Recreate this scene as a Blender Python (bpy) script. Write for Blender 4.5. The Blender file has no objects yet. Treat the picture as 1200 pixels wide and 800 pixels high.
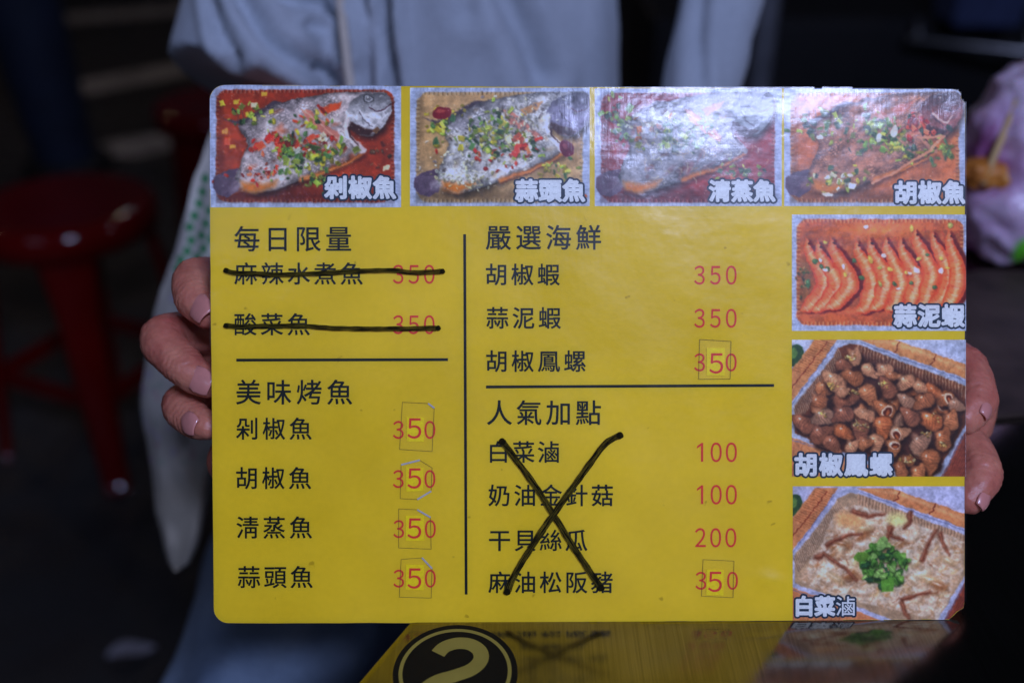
import bpy, bmesh, math, random
import numpy as np
from mathutils import Vector, Matrix, noise as mnoise
random.seed(7); RNG = np.random.default_rng(7)
S = bpy.context.scene
COL = S.collection
R = math.radians

# ------------------------------------------------------------------ camera
PITCH = R(29.3); CAMZ = 1.0388; FPX = 1167.0          # camera 0.29 m above a 0.75 m table
cd = bpy.data.cameras.new('camera'); cam = bpy.data.objects.new('camera', cd); COL.objects.link(cam)
cam.location = (0, 0, CAMZ); cam.rotation_euler = (math.pi/2 - PITCH, 0, 0)
cd.sensor_width = 36; cd.lens = 36*FPX/1200; cd.clip_start = 0.02; cd.clip_end = 200
cd.dof.use_dof = True; cd.dof.focus_distance = 0.391; cd.dof.aperture_fstop = 4.2
S.camera = cam
S.view_settings.view_transform = 'Standard'; S.view_settings.look = 'None'
S.view_settings.exposure = 0.0; S.view_settings.gamma = 1.0
S.render.resolution_x = 1024; S.render.resolution_y = 682
S.cycles.max_bounces = 8; S.cycles.transparent_max_bounces = 16; S.cycles.sample_clamp_indirect = 3.0

# ------------------------------------------------------------------ world (night) and lamps
w = bpy.data.worlds.new('World'); S.world = w; w.use_nodes = True
w.node_tree.nodes['Background'].inputs[0].default_value = (0.30, 0.38, 0.62, 1)
w.node_tree.nodes['Background'].inputs[1].default_value = 0.014

def lamp(name, loc, aim, power, col, sx, sy):
    l = bpy.data.lights.new(name, 'AREA'); l.shape = 'RECTANGLE'; l.size = sx; l.size_y = sy
    l.energy = power; l.color = col
    o = bpy.data.objects.new(name, l); COL.objects.link(o); o.location = loc
    o.rotation_euler = (Vector(aim)-Vector(loc)).to_track_quat('-Z', 'Y').to_euler()
    return o
def bulb(name, loc, power, col, r=0.03):
    l = bpy.data.lights.new(name, 'POINT'); l.shadow_soft_size = r; l.energy = power; l.color = col
    o = bpy.data.objects.new(name, l); COL.objects.link(o); o.location = loc
    return o
# the tube lamp of the stall, above and behind the photographer: lights the menu and glares in its film
lamp('stall_lamp', (0.43, -0.62, 1.84), (0.05, 0.45, 0.85), 16.3, (0.50, 0.585, 1.0), 0.46, 0.10)
# wide added fill light further behind, not a lamp of the place
lamp('fill_light', (-1.6, -2.4, 3.0), (0, 0.6, 0.6), 6.5, (0.54, 0.62, 1.0), 1.6, 0.5)
# bulbs along the street
bulb('street_bulb', (-1.2, 4.2, 2.6), 5.0, (1.0, 0.72, 0.45), 0.05)
bulb('street_bulb', (-2.6, 3.4, 2.3), 4.0, (1.0, 0.62, 0.35), 0.05)
bulb('street_bulb', (-0.62, 3.2, 2.2), 2.5, (0.75, 0.78, 1.0), 0.05)
bulb('street_bulb', (-0.70, 3.4, 2.0), 2.0, (0.85, 0.80, 1.0), 0.05)
bulb('street_bulb', (1.9, 1.2, 2.2), 4.0, (0.85, 0.75, 1.0), 0.06)

# ------------------------------------------------------------------ pixel <-> place helpers
FW = Vector((0, math.cos(PITCH), -math.sin(PITCH))); UP = Vector((0, math.sin(PITCH), math.cos(PITCH))); RT = Vector((1, 0, 0))
CAM = Vector((0, 0, CAMZ))
def ray(px, py): return FW + RT*((px-600)/FPX) + UP*((400-py)/FPX)
def P(px, py, d): return CAM + ray(px, py)*d
def on_z(px, py, z):
    r = ray(px, py); return CAM + r*((z-CAMZ)/r.z)

# ------------------------------------------------------------------ object helpers
def tag(o, label=None, cat=None, group=None, kind=None):
    if label: o['label'] = label
    if cat: o['category'] = cat
    if group: o['group'] = group
    if kind: o['kind'] = kind
    return o
def empty(name, loc=(0, 0, 0), mat=None):
    o = bpy.data.objects.new(name, None); COL.objects.link(o)
    if mat is not None: o.matrix_world = mat
    else: o.location = loc
    return o
def mesh_obj(name, verts, faces, mats, parent=None, smooth=False, world=False):
    me = bpy.data.meshes.new(name); me.from_pydata([tuple(v) for v in verts], [], [tuple(f) for f in faces]); me.update()
    return link(name, me, mats, parent, smooth, world)
def link(name, me, mats, parent=None, smooth=False, world=False):
    o = bpy.data.objects.new(name, me); COL.objects.link(o)
    if mats is not None:
        me.materials.clear()
        for m in (mats if isinstance(mats, list) else [mats]): me.materials.append(m)
    if smooth: me.polygons.foreach_set('use_smooth', [True]*len(me.polygons))
    if parent is not None:
        o.parent = parent
        if world: me.transform(parent_world(parent).inverted())
    return o
def parent_world(p):
    m = p.matrix_basis.copy()
    if p.parent: m = parent_world(p.parent) @ m
    return m
def bm_obj(name, bm, mats, parent=None, smooth=False, world=False):
    me = bpy.data.meshes.new(name); bm.to_mesh(me); bm.free()
    return link(name, me, mats, parent, smooth, world)
def add_box(bm, c, s, rot=None, bev=0.0):
    r = bmesh.ops.create_cube(bm, size=1.0)['verts']
    M = Matrix.Translation(Vector(c)) @ (rot.to_4x4() if rot else Matrix()) @ Matrix.Diagonal((s[0], s[1], s[2], 1))
    bmesh.ops.transform(bm, matrix=M, verts=r)
    if bev:
        es = list({e for v in r for e in v.link_edges})
        bmesh.ops.bevel(bm, geom=es, offset=bev, segments=3, affect='EDGES', profile=0.7)
def tube_data(pts, rad, n=14, flat=1.0, flatdir=None, caps=True, sub=0):
    pts = [Vector(p) for p in pts]
    if sub:
        q, rr = [], []
        for i in range(len(pts)-1):
            p0 = pts[max(i-1, 0)]; p1 = pts[i]; p2 = pts[i+1]; p3 = pts[min(i+2, len(pts)-1)]
            for k in range(sub):
                t = k/sub
                q.append(0.5*((2*p1)+(p2-p0)*t+(2*p0-5*p1+4*p2-p3)*t*t+(3*p1-p0-3*p2+p3)*t**3)); rr.append(rad[i]*(1-t)+rad[i+1]*t)
        q.append(pts[-1]); rr.append(rad[-1]); pts, rad = q, rr
    if caps:   # round ends
        a = (pts[0]-pts[1]).normalized(); b = (pts[-1]-pts[-2]).normalized()
        pre = [(pts[0]+a*rad[0]*math.sin(t), rad[0]*math.cos(t)) for t in (R(82), R(60), R(32))]
        post = [(pts[-1]+b*rad[-1]*math.sin(t), rad[-1]*math.cos(t)) for t in (R(32), R(60), R(82))]
        pts = [p for p, _ in pre]+pts+[p for p, _ in post]; rad = [r for _, r in pre]+list(rad)+[r for _, r in post]
    V, F = [], []
    ref = flatdir or Vector((0.12, 0.31, 0.94)).normalized(); prev = None
    for i, p in enumerate(pts):
        t = (pts[min(i+1, len(pts)-1)]-pts[max(i-1, 0)]).normalized()
        u = ref - t*ref.dot(t) if (flatdir or prev is None) else prev - t*prev.dot(t)
        if u.length < 1e-5: u = t.orthogonal()
        u.normalize(); prev = u; v = t.cross(u)
        for k in range(n):
            a = 2*math.pi*k/n; V.append(p + (u*math.cos(a)*flat + v*math.sin(a))*rad[i])
    m = len(pts)
    for i in range(m-1):
        for k in range(n):
            F.append((i*n+k, i*n+(k+1) % n, (i+1)*n+(k+1) % n, (i+1)*n+k))
    F.append(tuple(range(n))[::-1]); F.append(tuple(range((m-1)*n, m*n)))
    return V, F
class Bag:
    """collects closed shapes, then fuses them into one continuous surface"""
    def __init__(s): s.V, s.F = [], []
    def add(s, V, F):
        k = len(s.V); s.V += [Vector(v) for v in V]; s.F += [tuple(i+k for i in f) for f in F]; return s
    def tube(s, *a, **k): return s.add(*tube_data(*a, **k))
    def ball(s, c, r, n=18):
        V, F = [], []
        for i in range(n//2+1):
            th = math.pi*min(max(i, 0.02), n/2-0.02)/(n/2)
            for k in range(n):
                a = 2*math.pi*k/n
                V.append((c[0]+r[0]*math.sin(th)*math.cos(a), c[1]+r[1]*math.sin(th)*math.sin(a), c[2]+r[2]*math.cos(th)))
        for i in range(n//2):
            for k in range(n): F.append((i*n+k, (i+1)*n+k, (i+1)*n+(k+1) % n, i*n+(k+1) % n))
        F.append(tuple(range(n))); F.append(tuple(range(n*(n//2), n*(n//2+1)))[::-1])
        return s.add(V, F)
    def fuse(s, voxel, smooth=4, fac=0.5):
        me = bpy.data.meshes.new('fuse'); me.from_pydata([tuple(v) for v in s.V], [], s.F); me.update()
        o = bpy.data.objects.new('fuse', me); COL.objects.link(o)
        bmm = bmesh.new(); bmm.from_mesh(me); bmesh.ops.recalc_face_normals(bmm, faces=bmm.faces); bmm.to_mesh(me); bmm.free()
        m = o.modifiers.new('r', 'REMESH'); m.mode = 'VOXEL'; m.voxel_size = voxel
        if smooth: q = o.modifiers.new('s', 'SMOOTH'); q.factor = fac; q.iterations = smooth
        dg = bpy.context.evaluated_depsgraph_get(); out = bpy.data.meshes.new_from_object(o.evaluated_get(dg))
        bpy.data.objects.remove(o); return out

# ------------------------------------------------------------------ materials
def s2l(c): 
    c = np.asarray(c, float)/255.0
    return np.where(c <= 0.04045, c/12.92, ((c+0.055)/1.055)**2.4)
LIGHT = np.array([0.54, 0.565, 0.86])
def unlit(c):
    """photographed colour on the menu -> the paper's own colour (the light on it divided out)"""
    return np.clip(s2l(c)/LIGHT, 0.0, 0.92)
class Nodes:
    def __init__(s, name):
        s.m = bpy.data.materials.new(name); s.m.use_nodes = True; s.t = s.m.node_tree
        s.b = s.t.nodes['Principled BSDF']; s.out = s.t.nodes['Material Output']
    def n(s, typ, **k):
        nd = s.t.nodes.new(typ)
        for a, v in k.items():
            if a in nd.inputs: nd.inputs[a].default_value = v
            else: setattr(nd, a, v)
        return nd
    def l(s, a, b): s.t.links.new(a, b)
    def noise(s, scale, detail=4, rough=0.55, vec=None, dist=0.0):
        nd = s.n('ShaderNodeTexNoise'); nd.inputs['Scale'].default_value = scale; nd.inputs['Detail'].default_value = detail
        nd.inputs['Roughness'].default_value = rough; nd.inputs['Distortion'].default_value = dist
        if vec is not None: s.l(vec, nd.inputs['Vector'])
        return nd
    def obj(s, scale=(1, 1, 1), rot=(0, 0, 0)):
        t = s.n('ShaderNodeTexCoord'); mp = s.n('ShaderNodeMapping'); mp.inputs['Scale'].default_value = scale; mp.inputs['Rotation'].default_value = rot
        s.l(t.outputs['Object'], mp.inputs['Vector']); return mp.outputs['Vector']
    def ramp(s, fac, stops):
        r = s.n('ShaderNodeValToRGB'); e = r.color_ramp.elements
        while len(e) < len(stops): e.new(0.5)
        for i, (p, c) in enumerate(stops):
            e[i].position = p; e[i].color = (c[0], c[1], c[2], 1) if not isinstance(c, (int, float)) else (c, c, c, 1)
        s.l(fac, r.inputs[0]); return r.outputs[0]
    def bump(s, h, strength, dist):
        b = s.n('ShaderNodeBump'); b.inputs['Strength'].default_value = strength; b.inputs['Distance'].default_value = dist
        s.l(h, b.inputs['Height']); s.l(b.outputs[0], s.b.inputs['Normal']); return b
def simple(name, c, rough=0.5, metal=0.0, var=0.25, scale=40, bump=0.0, spec=0.5, coat=0.0):
    n = Nodes(name); c = tuple(c)
    no = n.noise(scale, 5, 0.6, n.obj())
    lo = tuple(x*(1-var) for x in c); hi = tuple(min(1, x*(1+var)) for x in c)
    n.l(n.ramp(no.outputs[0], [(0.3, lo), (0.7, hi)]), n.b.inputs['Base Color'])
    n.b.inputs['Roughness'].default_value = rough; n.b.inputs['Metallic'].default_value = metal
    n.b.inputs['Specular IOR Level'].default_value = spec; n.b.inputs['Coat Weight'].default_value = coat
    if bump: n.bump(no.outputs[0], 1.0, bump)
    return n.m
def ink(name, c, rough=0.6):
    n = Nodes(name); no = n.noise(900, 3, 0.6, n.obj())
    lo = tuple(x*0.88 for x in c); hi = tuple(min(1, x*1.08) for x in c)
    n.l(n.ramp(no.outputs[0], [(0.3, lo), (0.7, hi)]), n.b.inputs['Base Color'])
    n.b.inputs['Roughness'].default_value = rough; n.b.inputs['Specular IOR Level'].default_value = 0.15
    return n.m
def vcol(name, rough=0.6, spec=0.15, sheen=0.0):
    n = Nodes(name); a = n.n('ShaderNodeVertexColor'); a.layer_name = 'Col'
    n.l(a.outputs['Color'], n.b.inputs['Base Color']); n.b.inputs['Roughness'].default_value = rough
    n.b.inputs['Specular IOR Level'].default_value = spec; n.b.inputs['Sheen Weight'].default_value = sheen
    return n.m
M = {}
# card print: yellow with faint smudges and tiny specks
n = Nodes('yellow_print'); v = n.obj()
a = n.noise(14, 5, 0.6, v); b_ = n.noise(420, 2, 0.5, v); sp = n.noise(160, 2, 0.4, v)
c1 = n.ramp(a.outputs[0], [(0.28, (0.80, 0.565, 0.014)), (0.72, (0.95, 0.69, 0.026))])
c2 = n.ramp(b_.outputs[0], [(0.30, 0.96), (0.7, 1.0)]); c3 = n.ramp(sp.outputs[0], [(0.235, (0.45, 0.40, 0.3)), (0.265, 1.0)])
m1 = n.n('ShaderNodeMixRGB', blend_type='MULTIPLY'); m1.inputs[0].default_value = 1; n.l(c1, m1.inputs[1]); n.l(c2, m1.inputs[2])
m2 = n.n('ShaderNodeMixRGB', blend_type='MULTIPLY'); m2.inputs[0].default_value = 0.6; n.l(m1.outputs[0], m2.inputs[1]); n.l(c3, m2.inputs[2])
n.l(m2.outputs[0], n.b.inputs['Base Color']); n.b.inputs['Roughness'].default_value = 0.7; n.b.inputs['Specular IOR Level'].default_value = 0.1
M['yellow'] = n.m
M['back'] = simple('card_back', (0.55, 0.55, 0.5), 0.6, var=0.05)
M['black_ink'] = ink('black_ink', (0.006, 0.011, 0.009)); M['red_ink'] = ink('red_ink', (0.80, 0.055, 0.035))
M['caption_white'] = ink('caption_white', (0.86, 0.88, 0.82)); M['caption_navy'] = ink('caption_navy', (0.025, 0.045, 0.065))
M['sticker'] = ink('sticker_yellow', (1.0, 0.78, 0.006)); M['photo'] = vcol('photo_print')
# laminate film: clear, with a broad satin lobe, fine ripples and scratches
n = Nodes('laminate_film'); n.t.nodes.remove(n.b); v = n.obj()
tr = n.n('ShaderNodeBsdfTransparent'); g1 = n.n('ShaderNodeBsdfGlossy'); g1.inputs['Roughness'].default_value = 0.36
g2 = n.n('ShaderNodeBsdfGlossy'); g2.inputs['Roughness'].default_value = 0.125
na = n.noise(60, 3, 0.5, v); nb = n.noise(1.0, 4, 0.6, n.obj((26, 300, 26))); nc = n.noise(900, 3, 0.7, v); nd_ = n.noise(1.0, 3, 0.6, n.obj((900, 60, 60), (0, 0, R(24))))
def ad(x, y, k):
    q = n.n('ShaderNodeMath', operation='MULTIPLY_ADD'); n.l(y, q.inputs[0]); q.inputs[1].default_value = k; n.l(x, q.inputs[2]); return q.outputs[0]
h = ad(ad(ad(na.outputs[0], nb.outputs[0], 0.05), nc.outputs[0], 0.04), nd_.outputs[0], 0.06)
bp = n.n('ShaderNodeBump'); bp.inputs['Strength'].default_value = 1.0; bp.inputs['Distance'].default_value = 0.00040; n.l(h, bp.inputs['Height'])
rs = n.noise(9, 5, 0.65, v, 0.8); q_ = n.n('ShaderNodeMapRange'); q_.inputs[1].default_value = .3; q_.inputs[2].default_value = .7; q_.inputs[3].default_value = .24; q_.inputs[4].default_value = .50
n.l(rs.outputs[0], q_.inputs[0]); n.l(q_.outputs[0], g1.inputs['Roughness']); n.l(bp.outputs[0], g2.inputs['Normal']); n.l(bp.outputs[0], g1.inputs['Normal'])
mg = n.n('ShaderNodeMixShader'); mg.inputs[0].default_value = 0.40; n.l(g1.outputs[0], mg.inputs[1]); n.l(g2.outputs[0], mg.inputs[2])
fr = n.n('ShaderNodeFresnel'); fr.inputs['IOR'].default_value = 1.5
mx = n.n('ShaderNodeMixShader'); n.l(fr.outputs[0], mx.inputs[0]); n.l(tr.outputs[0], mx.inputs[1]); n.l(mg.outputs[0], mx.inputs[2])
n.l(mx.outputs[0], n.out.inputs['Surface']); M['film'] = n.m
# clear tape
n = Nodes('clear_tape'); n.t.nodes.remove(n.b)
tr = n.n('ShaderNodeBsdfTransparent'); tr.inputs[0].default_value = (1, 1, 0.99, 1); g = n.n('ShaderNodeBsdfGlossy'); g.inputs['Roughness'].default_value = 0.3
mx = n.n('ShaderNodeMixShader'); mx.inputs[0].default_value = 0.02; n.l(tr.outputs[0], mx.inputs[1]); n.l(g.outputs[0], mx.inputs[2]); n.l(mx.outputs[0], n.out.inputs['Surface']); M['tape'] = n.m
M['tape_edge'] = ink('tape_edge', (0.17, 0.13, 0.03)); M['tape_lift'] = ink('tape_lift', (0.5, 0.5, 0.5), 0.3)
# felt pen: streaky, lets a little of the print through
n = Nodes('felt_pen_ink'); at = n.n('ShaderNodeUVMap')
mp = n.n('ShaderNodeMapping'); mp.inputs['Scale'].default_value = (2.2, 5, 1); n.l(at.outputs[0], mp.inputs[0])
no = n.noise(1.6, 4, 0.6, mp.outputs[0])
n.l(n.ramp(no.outputs[0], [(0.46, (0.005, 0.005, 0.003)), (0.66, (0.17, 0.13, 0.015))]), n.b.inputs['Base Color'])
n.l(n.ramp(no.outputs[0], [(0.48, 0.98), (0.7, 0.66)]), n.b.inputs['Alpha'])
n.b.inputs['Roughness'].default_value = 0.8; n.b.inputs['Specular IOR Level'].default_value = 0.05; M['pen'] = n.m
# brushed dark steel table
n = Nodes('brushed_steel'); gp = n.n('ShaderNodeNewGeometry'); gm = n.n('ShaderNodeMapping'); gm.inputs['Scale'].default_value = (1500, 16, 1); n.l(gp.outputs['Position'], gm.inputs['Vector']); v = gm.outputs['Vector']; v2 = n.obj((6, 6, 6))
st = n.noise(1.0, 4, 0.6, v); sm = n.noise(1.0, 6, 0.65, v2); fine = n.noise(260, 3, 0.6, n.obj())
c = n.ramp(st.outputs[0], [(0.25, (0.25, 0.225, 0.18)), (0.75, (0.39, 0.355, 0.30))])
c_ = n.ramp(sm.outputs[0], [(0.3, 0.62), (0.7, 1.0)]); mm = n.n('ShaderNodeMixRGB', blend_type='MULTIPLY'); mm.inputs[0].default_value = 0.8
n.l(c, mm.inputs[1]); n.l(c_, mm.inputs[2]); n.l(mm.outputs[0], n.b.inputs['Base Color'])
n.b.inputs['Metallic'].default_value = 1.0
n.l(n.ramp(sm.outputs[0], [(0.3, 0.08), (0.75, 0.16)]), n.b.inputs['Roughness'])
n.bump(st.outputs[0], 0.25, 0.00004); M['steel'] = n.m
M['steel_side'] = simple('steel_side', (0.35, 0.35, 0.36), 0.35, 1.0)
# skin
n = Nodes('skin'); v = n.obj(); a = n.noise(38, 4, 0.6, v); b_ = n.noise(700, 4, 0.6, v); cr = n.noise(1.0, 3, 0.6, n.obj((160, 160, 700)))
bl_ = n.noise(170, 5, 0.65, v); md_ = n.n('ShaderNodeMixRGB', blend_type='MULTIPLY'); md_.inputs[0].default_value = 1
n.l(n.ramp(a.outputs[0], [(0.32, (0.58, 0.15, 0.105)), (0.68, (0.74, 0.30, 0.185))]), md_.inputs[1]); n.l(n.ramp(bl_.outputs[0], [(0.3, (0.78, 0.70, 0.70)), (0.7, (1.05, 1.05, 1.05))]), md_.inputs[2]); n.l(md_.outputs[0], n.b.inputs['Base Color'])
n.b.inputs['Roughness'].default_value = 0.42; n.b.inputs['Subsurface Weight'].default_value = 0.35; n.b.inputs['Subsurface Radius'].default_value = (1.0, 0.28, 0.15); n.b.inputs['Subsurface Scale'].default_value = 0.006
q = n.n('ShaderNodeMath', operation='MULTIPLY_ADD'); n.l(cr.outputs[0], q.inputs[0]); q.inputs[1].default_value = 0.8; n.l(b_.outputs[0], q.inputs[2])
n.bump(q.outputs[0], 0.6, 0.00035); M['skin'] = n.m
M['nail'] = simple('fingernail', (0.70, 0.275, 0.225), 0.3, var=0.06, scale=300, spec=0.6, coat=0.3)
M['nail_tip'] = simple('nail_tip', (0.85, 0.72, 0.55), 0.25, var=0.05)
# grey marl jersey
n = Nodes('grey_jersey'); v = n.obj(); a = n.noise(9, 4, 0.6, v); f = n.noise(1.0, 3, 0.7, n.obj((900, 900, 300))); f2 = n.noise(300, 4, 0.7, v)
c = n.ramp(a.outputs[0], [(0.3, (0.45, 0.50, 0.55)), (0.7, (0.58, 0.64, 0.70))]); c2 = n.ramp(f.outputs[0], [(0.3, 0.72), (0.7, 1.0)])
mm = n.n('ShaderNodeMixRGB', blend_type='MULTIPLY'); mm.inputs[0].default_value = 0.9; n.l(c, mm.inputs[1]); n.l(c2, mm.inputs[2]); n.l(mm.outputs[0], n.b.inputs['Base Color'])
n.b.inputs['Roughness'].default_value = 0.95; n.b.inputs['Specular IOR Level'].default_value = 0.1; n.b.inputs['Sheen Weight'].default_value = 0.15
n.bump(f2.outputs[0], 0.5, 0.0006); M['jersey'] = n.m
# denim
n = Nodes('denim'); v = n.obj(); a = n.noise(16, 5, 0.6, v); f = n.noise(1.0, 3, 0.7, n.obj((1200, 200, 1200)))
c = n.ramp(a.outputs[0], [(0.25, (0.13, 0.20, 0.31)), (0.75, (0.27, 0.36, 0.47))]); c2 = n.ramp(f.outputs[0], [(0.3, 0.6), (0.7, 1.0)])
mm = n.n('ShaderNodeMixRGB', blend_type='MULTIPLY'); mm.inputs[0].default_value = 0.8; n.l(c, mm.inputs[1]); n.l(c2, mm.inputs[2]); n.l(mm.outputs[0], n.b.inputs['Base Color'])
n.b.inputs['Roughness'].default_value = 0.9; n.bump(a.outputs[0], 0.6, 0.004); M['denim'] = n.m
M['strap'] = simple('cream_strap', (0.62, 0.55, 0.46), 0.9, var=0.12, scale=300, bump=0.0003)
M['tote'] = vcol('printed_cotton', 0.9, 0.1, 0.1)
M['hair'] = simple('black_hair', (0.015, 0.012, 0.012), 0.4, scale=200, bump=0.001)
M['eye'] = simple('eye_white', (0.8, 0.8, 0.78), 0.2, var=0.02); M['iris'] = simple('iris_dark', (0.03, 0.02, 0.015), 0.1)
M['lip'] = simple('lips', (0.5, 0.15, 0.13), 0.4)
M['shoe'] = simple('shoe_canvas', (0.12, 0.12, 0.13), 0.8, bump=0.0004)
M['red_plastic'] = simple('red_plastic', (0.15, 0.003, 0.003), 0.10, var=0.15, scale=10, bump=0.0006, spec=0.6)
n = Nodes('asphalt'); v = n.obj(); a = n.noise(1.4, 5, 0.6, v); f = n.noise(160, 4, 0.7, v); st = n.noise(6, 5, 0.6, v)
c = n.ramp(a.outputs[0], [(0.3, (0.030, 0.029, 0.028)), (0.7, (0.060, 0.056, 0.052))]); c2 = n.ramp(f.outputs[0], [(0.3, 0.5), (0.7, 1.25)])
mm = n.n('ShaderNodeMixRGB', blend_type='MULTIPLY'); mm.inputs[0].default_value = 1; n.l(c, mm.inputs[1]); n.l(c2, mm.inputs[2]); n.l(mm.outputs[0], n.b.inputs['Base Color'])
n.l(n.ramp(st.outputs[0], [(0.4, 0.45), (0.6, 0.9)]), n.b.inputs['Roughness']); n.bump(f.outputs[0], 0.8, 0.003); M['asphalt'] = n.m
M['road_paint'] = simple('worn_road_paint', (0.40, 0.38, 0.35), 0.8, var=0.5, scale=14)
M['navy'] = simple('navy_paint', (0.016, 0.026, 0.055), 0.7, scale=12)
M['grey_paint'] = simple('grey_paint', (0.22, 0.23, 0.26), 0.5, scale=20)
M['black_plastic'] = simple('black_plastic', (0.008, 0.008, 0.009), 0.6)
M['blue_plastic'] = simple('blue_plastic', (0.05, 0.07, 0.16), 0.5); M['green_plastic'] = simple('green_plastic', (0.12, 0.20, 0.06), 0.6)
M['teal_tarp'] = simple('grey_green_tarp', (0.06, 0.08, 0.075), 0.7)
n = Nodes('plastic_bag'); v = n.obj(); a = n.noise(18, 4, 0.6, v); 
n.l(n.ramp(a.outputs[0], [(0.30, (0.36, 0.12, 0.30)), (0.45, (0.72, 0.50, 0.70)), (0.70, (0.86, 0.76, 0.86))]), n.b.inputs['Base Color'])
gp = n.n('ShaderNodeNewGeometry'); vs = n.n('ShaderNodeVectorMath', operation='SUBTRACT'); n.l(gp.outputs['Position'], vs.inputs[0]); vs.inputs[1].default_value = P(1199, 290, .66)
vm = n.n('ShaderNodeVectorMath', operation='MULTIPLY'); n.l(vs.outputs[0], vm.inputs[0]); vm.inputs[1].default_value = (1.3, .2, .8); vl = n.n('ShaderNodeVectorMath', operation='LENGTH'); n.l(vm.outputs[0], vl.inputs[0])
gr = n.ramp(vl.outputs['Value'], [(0.009, 1.0), (0.011, 0.0)]); cr_ = n.b.inputs['Base Color'].links[0].from_socket; mc = n.n('ShaderNodeMixRGB'); n.l(gr, mc.inputs[0]); n.l(cr_, mc.inputs[1]); mc.inputs[2].default_value = (0.16, 0.72, 0.04, 1); n.l(mc.outputs[0], n.b.inputs['Base Color'])
n.b.inputs['Roughness'].default_value = 0.28; n.b.inputs['Subsurface Weight'].default_value = 0.2; n.b.inputs['Subsurface Scale'].default_value = 0.01
cn = n.noise(45, 3, 0.5, v, 1.2); n.bump(cn.outputs[0], 0.6, 0.004); M['plastic_bag'] = n.m
n = Nodes('fried_crust'); v = n.obj(); a = n.noise(60, 5, 0.7, v)
n.l(n.ramp(a.outputs[0], [(0.3, (0.22, 0.05, 0.01)), (0.5, (0.62, 0.22, 0.03)), (0.75, (0.75, 0.42, 0.10))]), n.b.inputs['Base Color'])
n.b.inputs['Roughness'].default_value = 0.4; n.bump(a.outputs[0], 0.8, 0.003); M['crust'] = n.m
M['bamboo'] = simple('bamboo_stick', (0.62, 0.42, 0.18), 0.6, var=0.15)
M['bright_green'] = simple('bright_green_print', (0.18, 0.75, 0.05), 0.5, var=0.05)
M['disc_black'] = simple('black_vinyl', (0.004, 0.004, 0.004), 0.55, var=0.2, scale=300, spec=0.2)
M['disc_yellow'] = simple('yellow_vinyl', (0.31, 0.25, 0.045), 0.4, var=0.12, scale=60, spec=0.5)
M['leaf'] = simple('pale_dry_leaf', (0.34, 0.33, 0.36), 0.7, scale=80, var=0.3)

# ================================================================== the setting
g = 30.0
mesh_obj('ground', [(-g, -g, 0), (g, -g, 0), (g, g, 0), (-g, g, 0)], [(0, 1, 2, 3)], M['asphalt'])['kind'] = 'structure'
def strip(name, px, z=0.004):
    pts = [on_z(x, y, z) for x, y in px]; V = [tuple(p) for p in pts]
    o = mesh_obj(name, V, [tuple(range(len(V)))], M['road_paint']); o['kind'] = 'structure'; return o
strip('road_marking', [(60, 30), (60, 17), (230, 4), (230, 16)])
strip('road_marking', [(70, 116), (68, 100), (270, 62), (275, 78)])
strip('road_marking', [(90, 180), (130, 165), (236, 150), (240, 166), (160, 184)])

# ================================================================== table
A = on_z(475, 730, 0.75); B2 = on_z(415, 800, 0.75)
e = (A-B2); e.z = 0; e.normalize(); nn = Vector((e.y, -e.x, 0))
torg = A - e*0.60 + nn*0.0
tm = Matrix.Translation(Vector((torg.x, torg.y, 0))) @ Matrix(((nn.x, e.x, 0, 0), (nn.y, e.y, 0, 0), (0, 0, 1, 0), (0, 0, 0, 1)))
table = empty('folding_table', mat=tm); tag(table, 'dark brushed steel table that the yellow menu stands on', 'table')
TW, TL = 0.75, 1.46
bm = bmesh.new(); add_box(bm, (TW/2, TL/2, 0.735), (TW, TL, 0.03), bev=0.004); bm_obj('tabletop', bm, M['steel'], table, True)
bm = bmesh.new()
for x, y, sx, sy in ((TW/2, 0.05, TW-0.12, 0.02), (TW/2, TL-0.05, TW-0.12, 0.02), (0.05, TL/2, 0.02, TL-0.12), (TW-0.05, TL/2, 0.02, TL-0.12)):
    add_box(bm, (x, y, 0.699), (sx, sy, 0.04))
bm_obj('apron', bm, M['steel_side'], table)
for x in (0.06, TW-0.06):
    for y in (0.06, TL-0.06):
        bm = bmesh.new(); add_box(bm, (x, y, 0.36), (0.028, 0.028, 0.718), bev=0.003); bm_obj('leg', bm, M['steel_side'], table)

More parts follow.
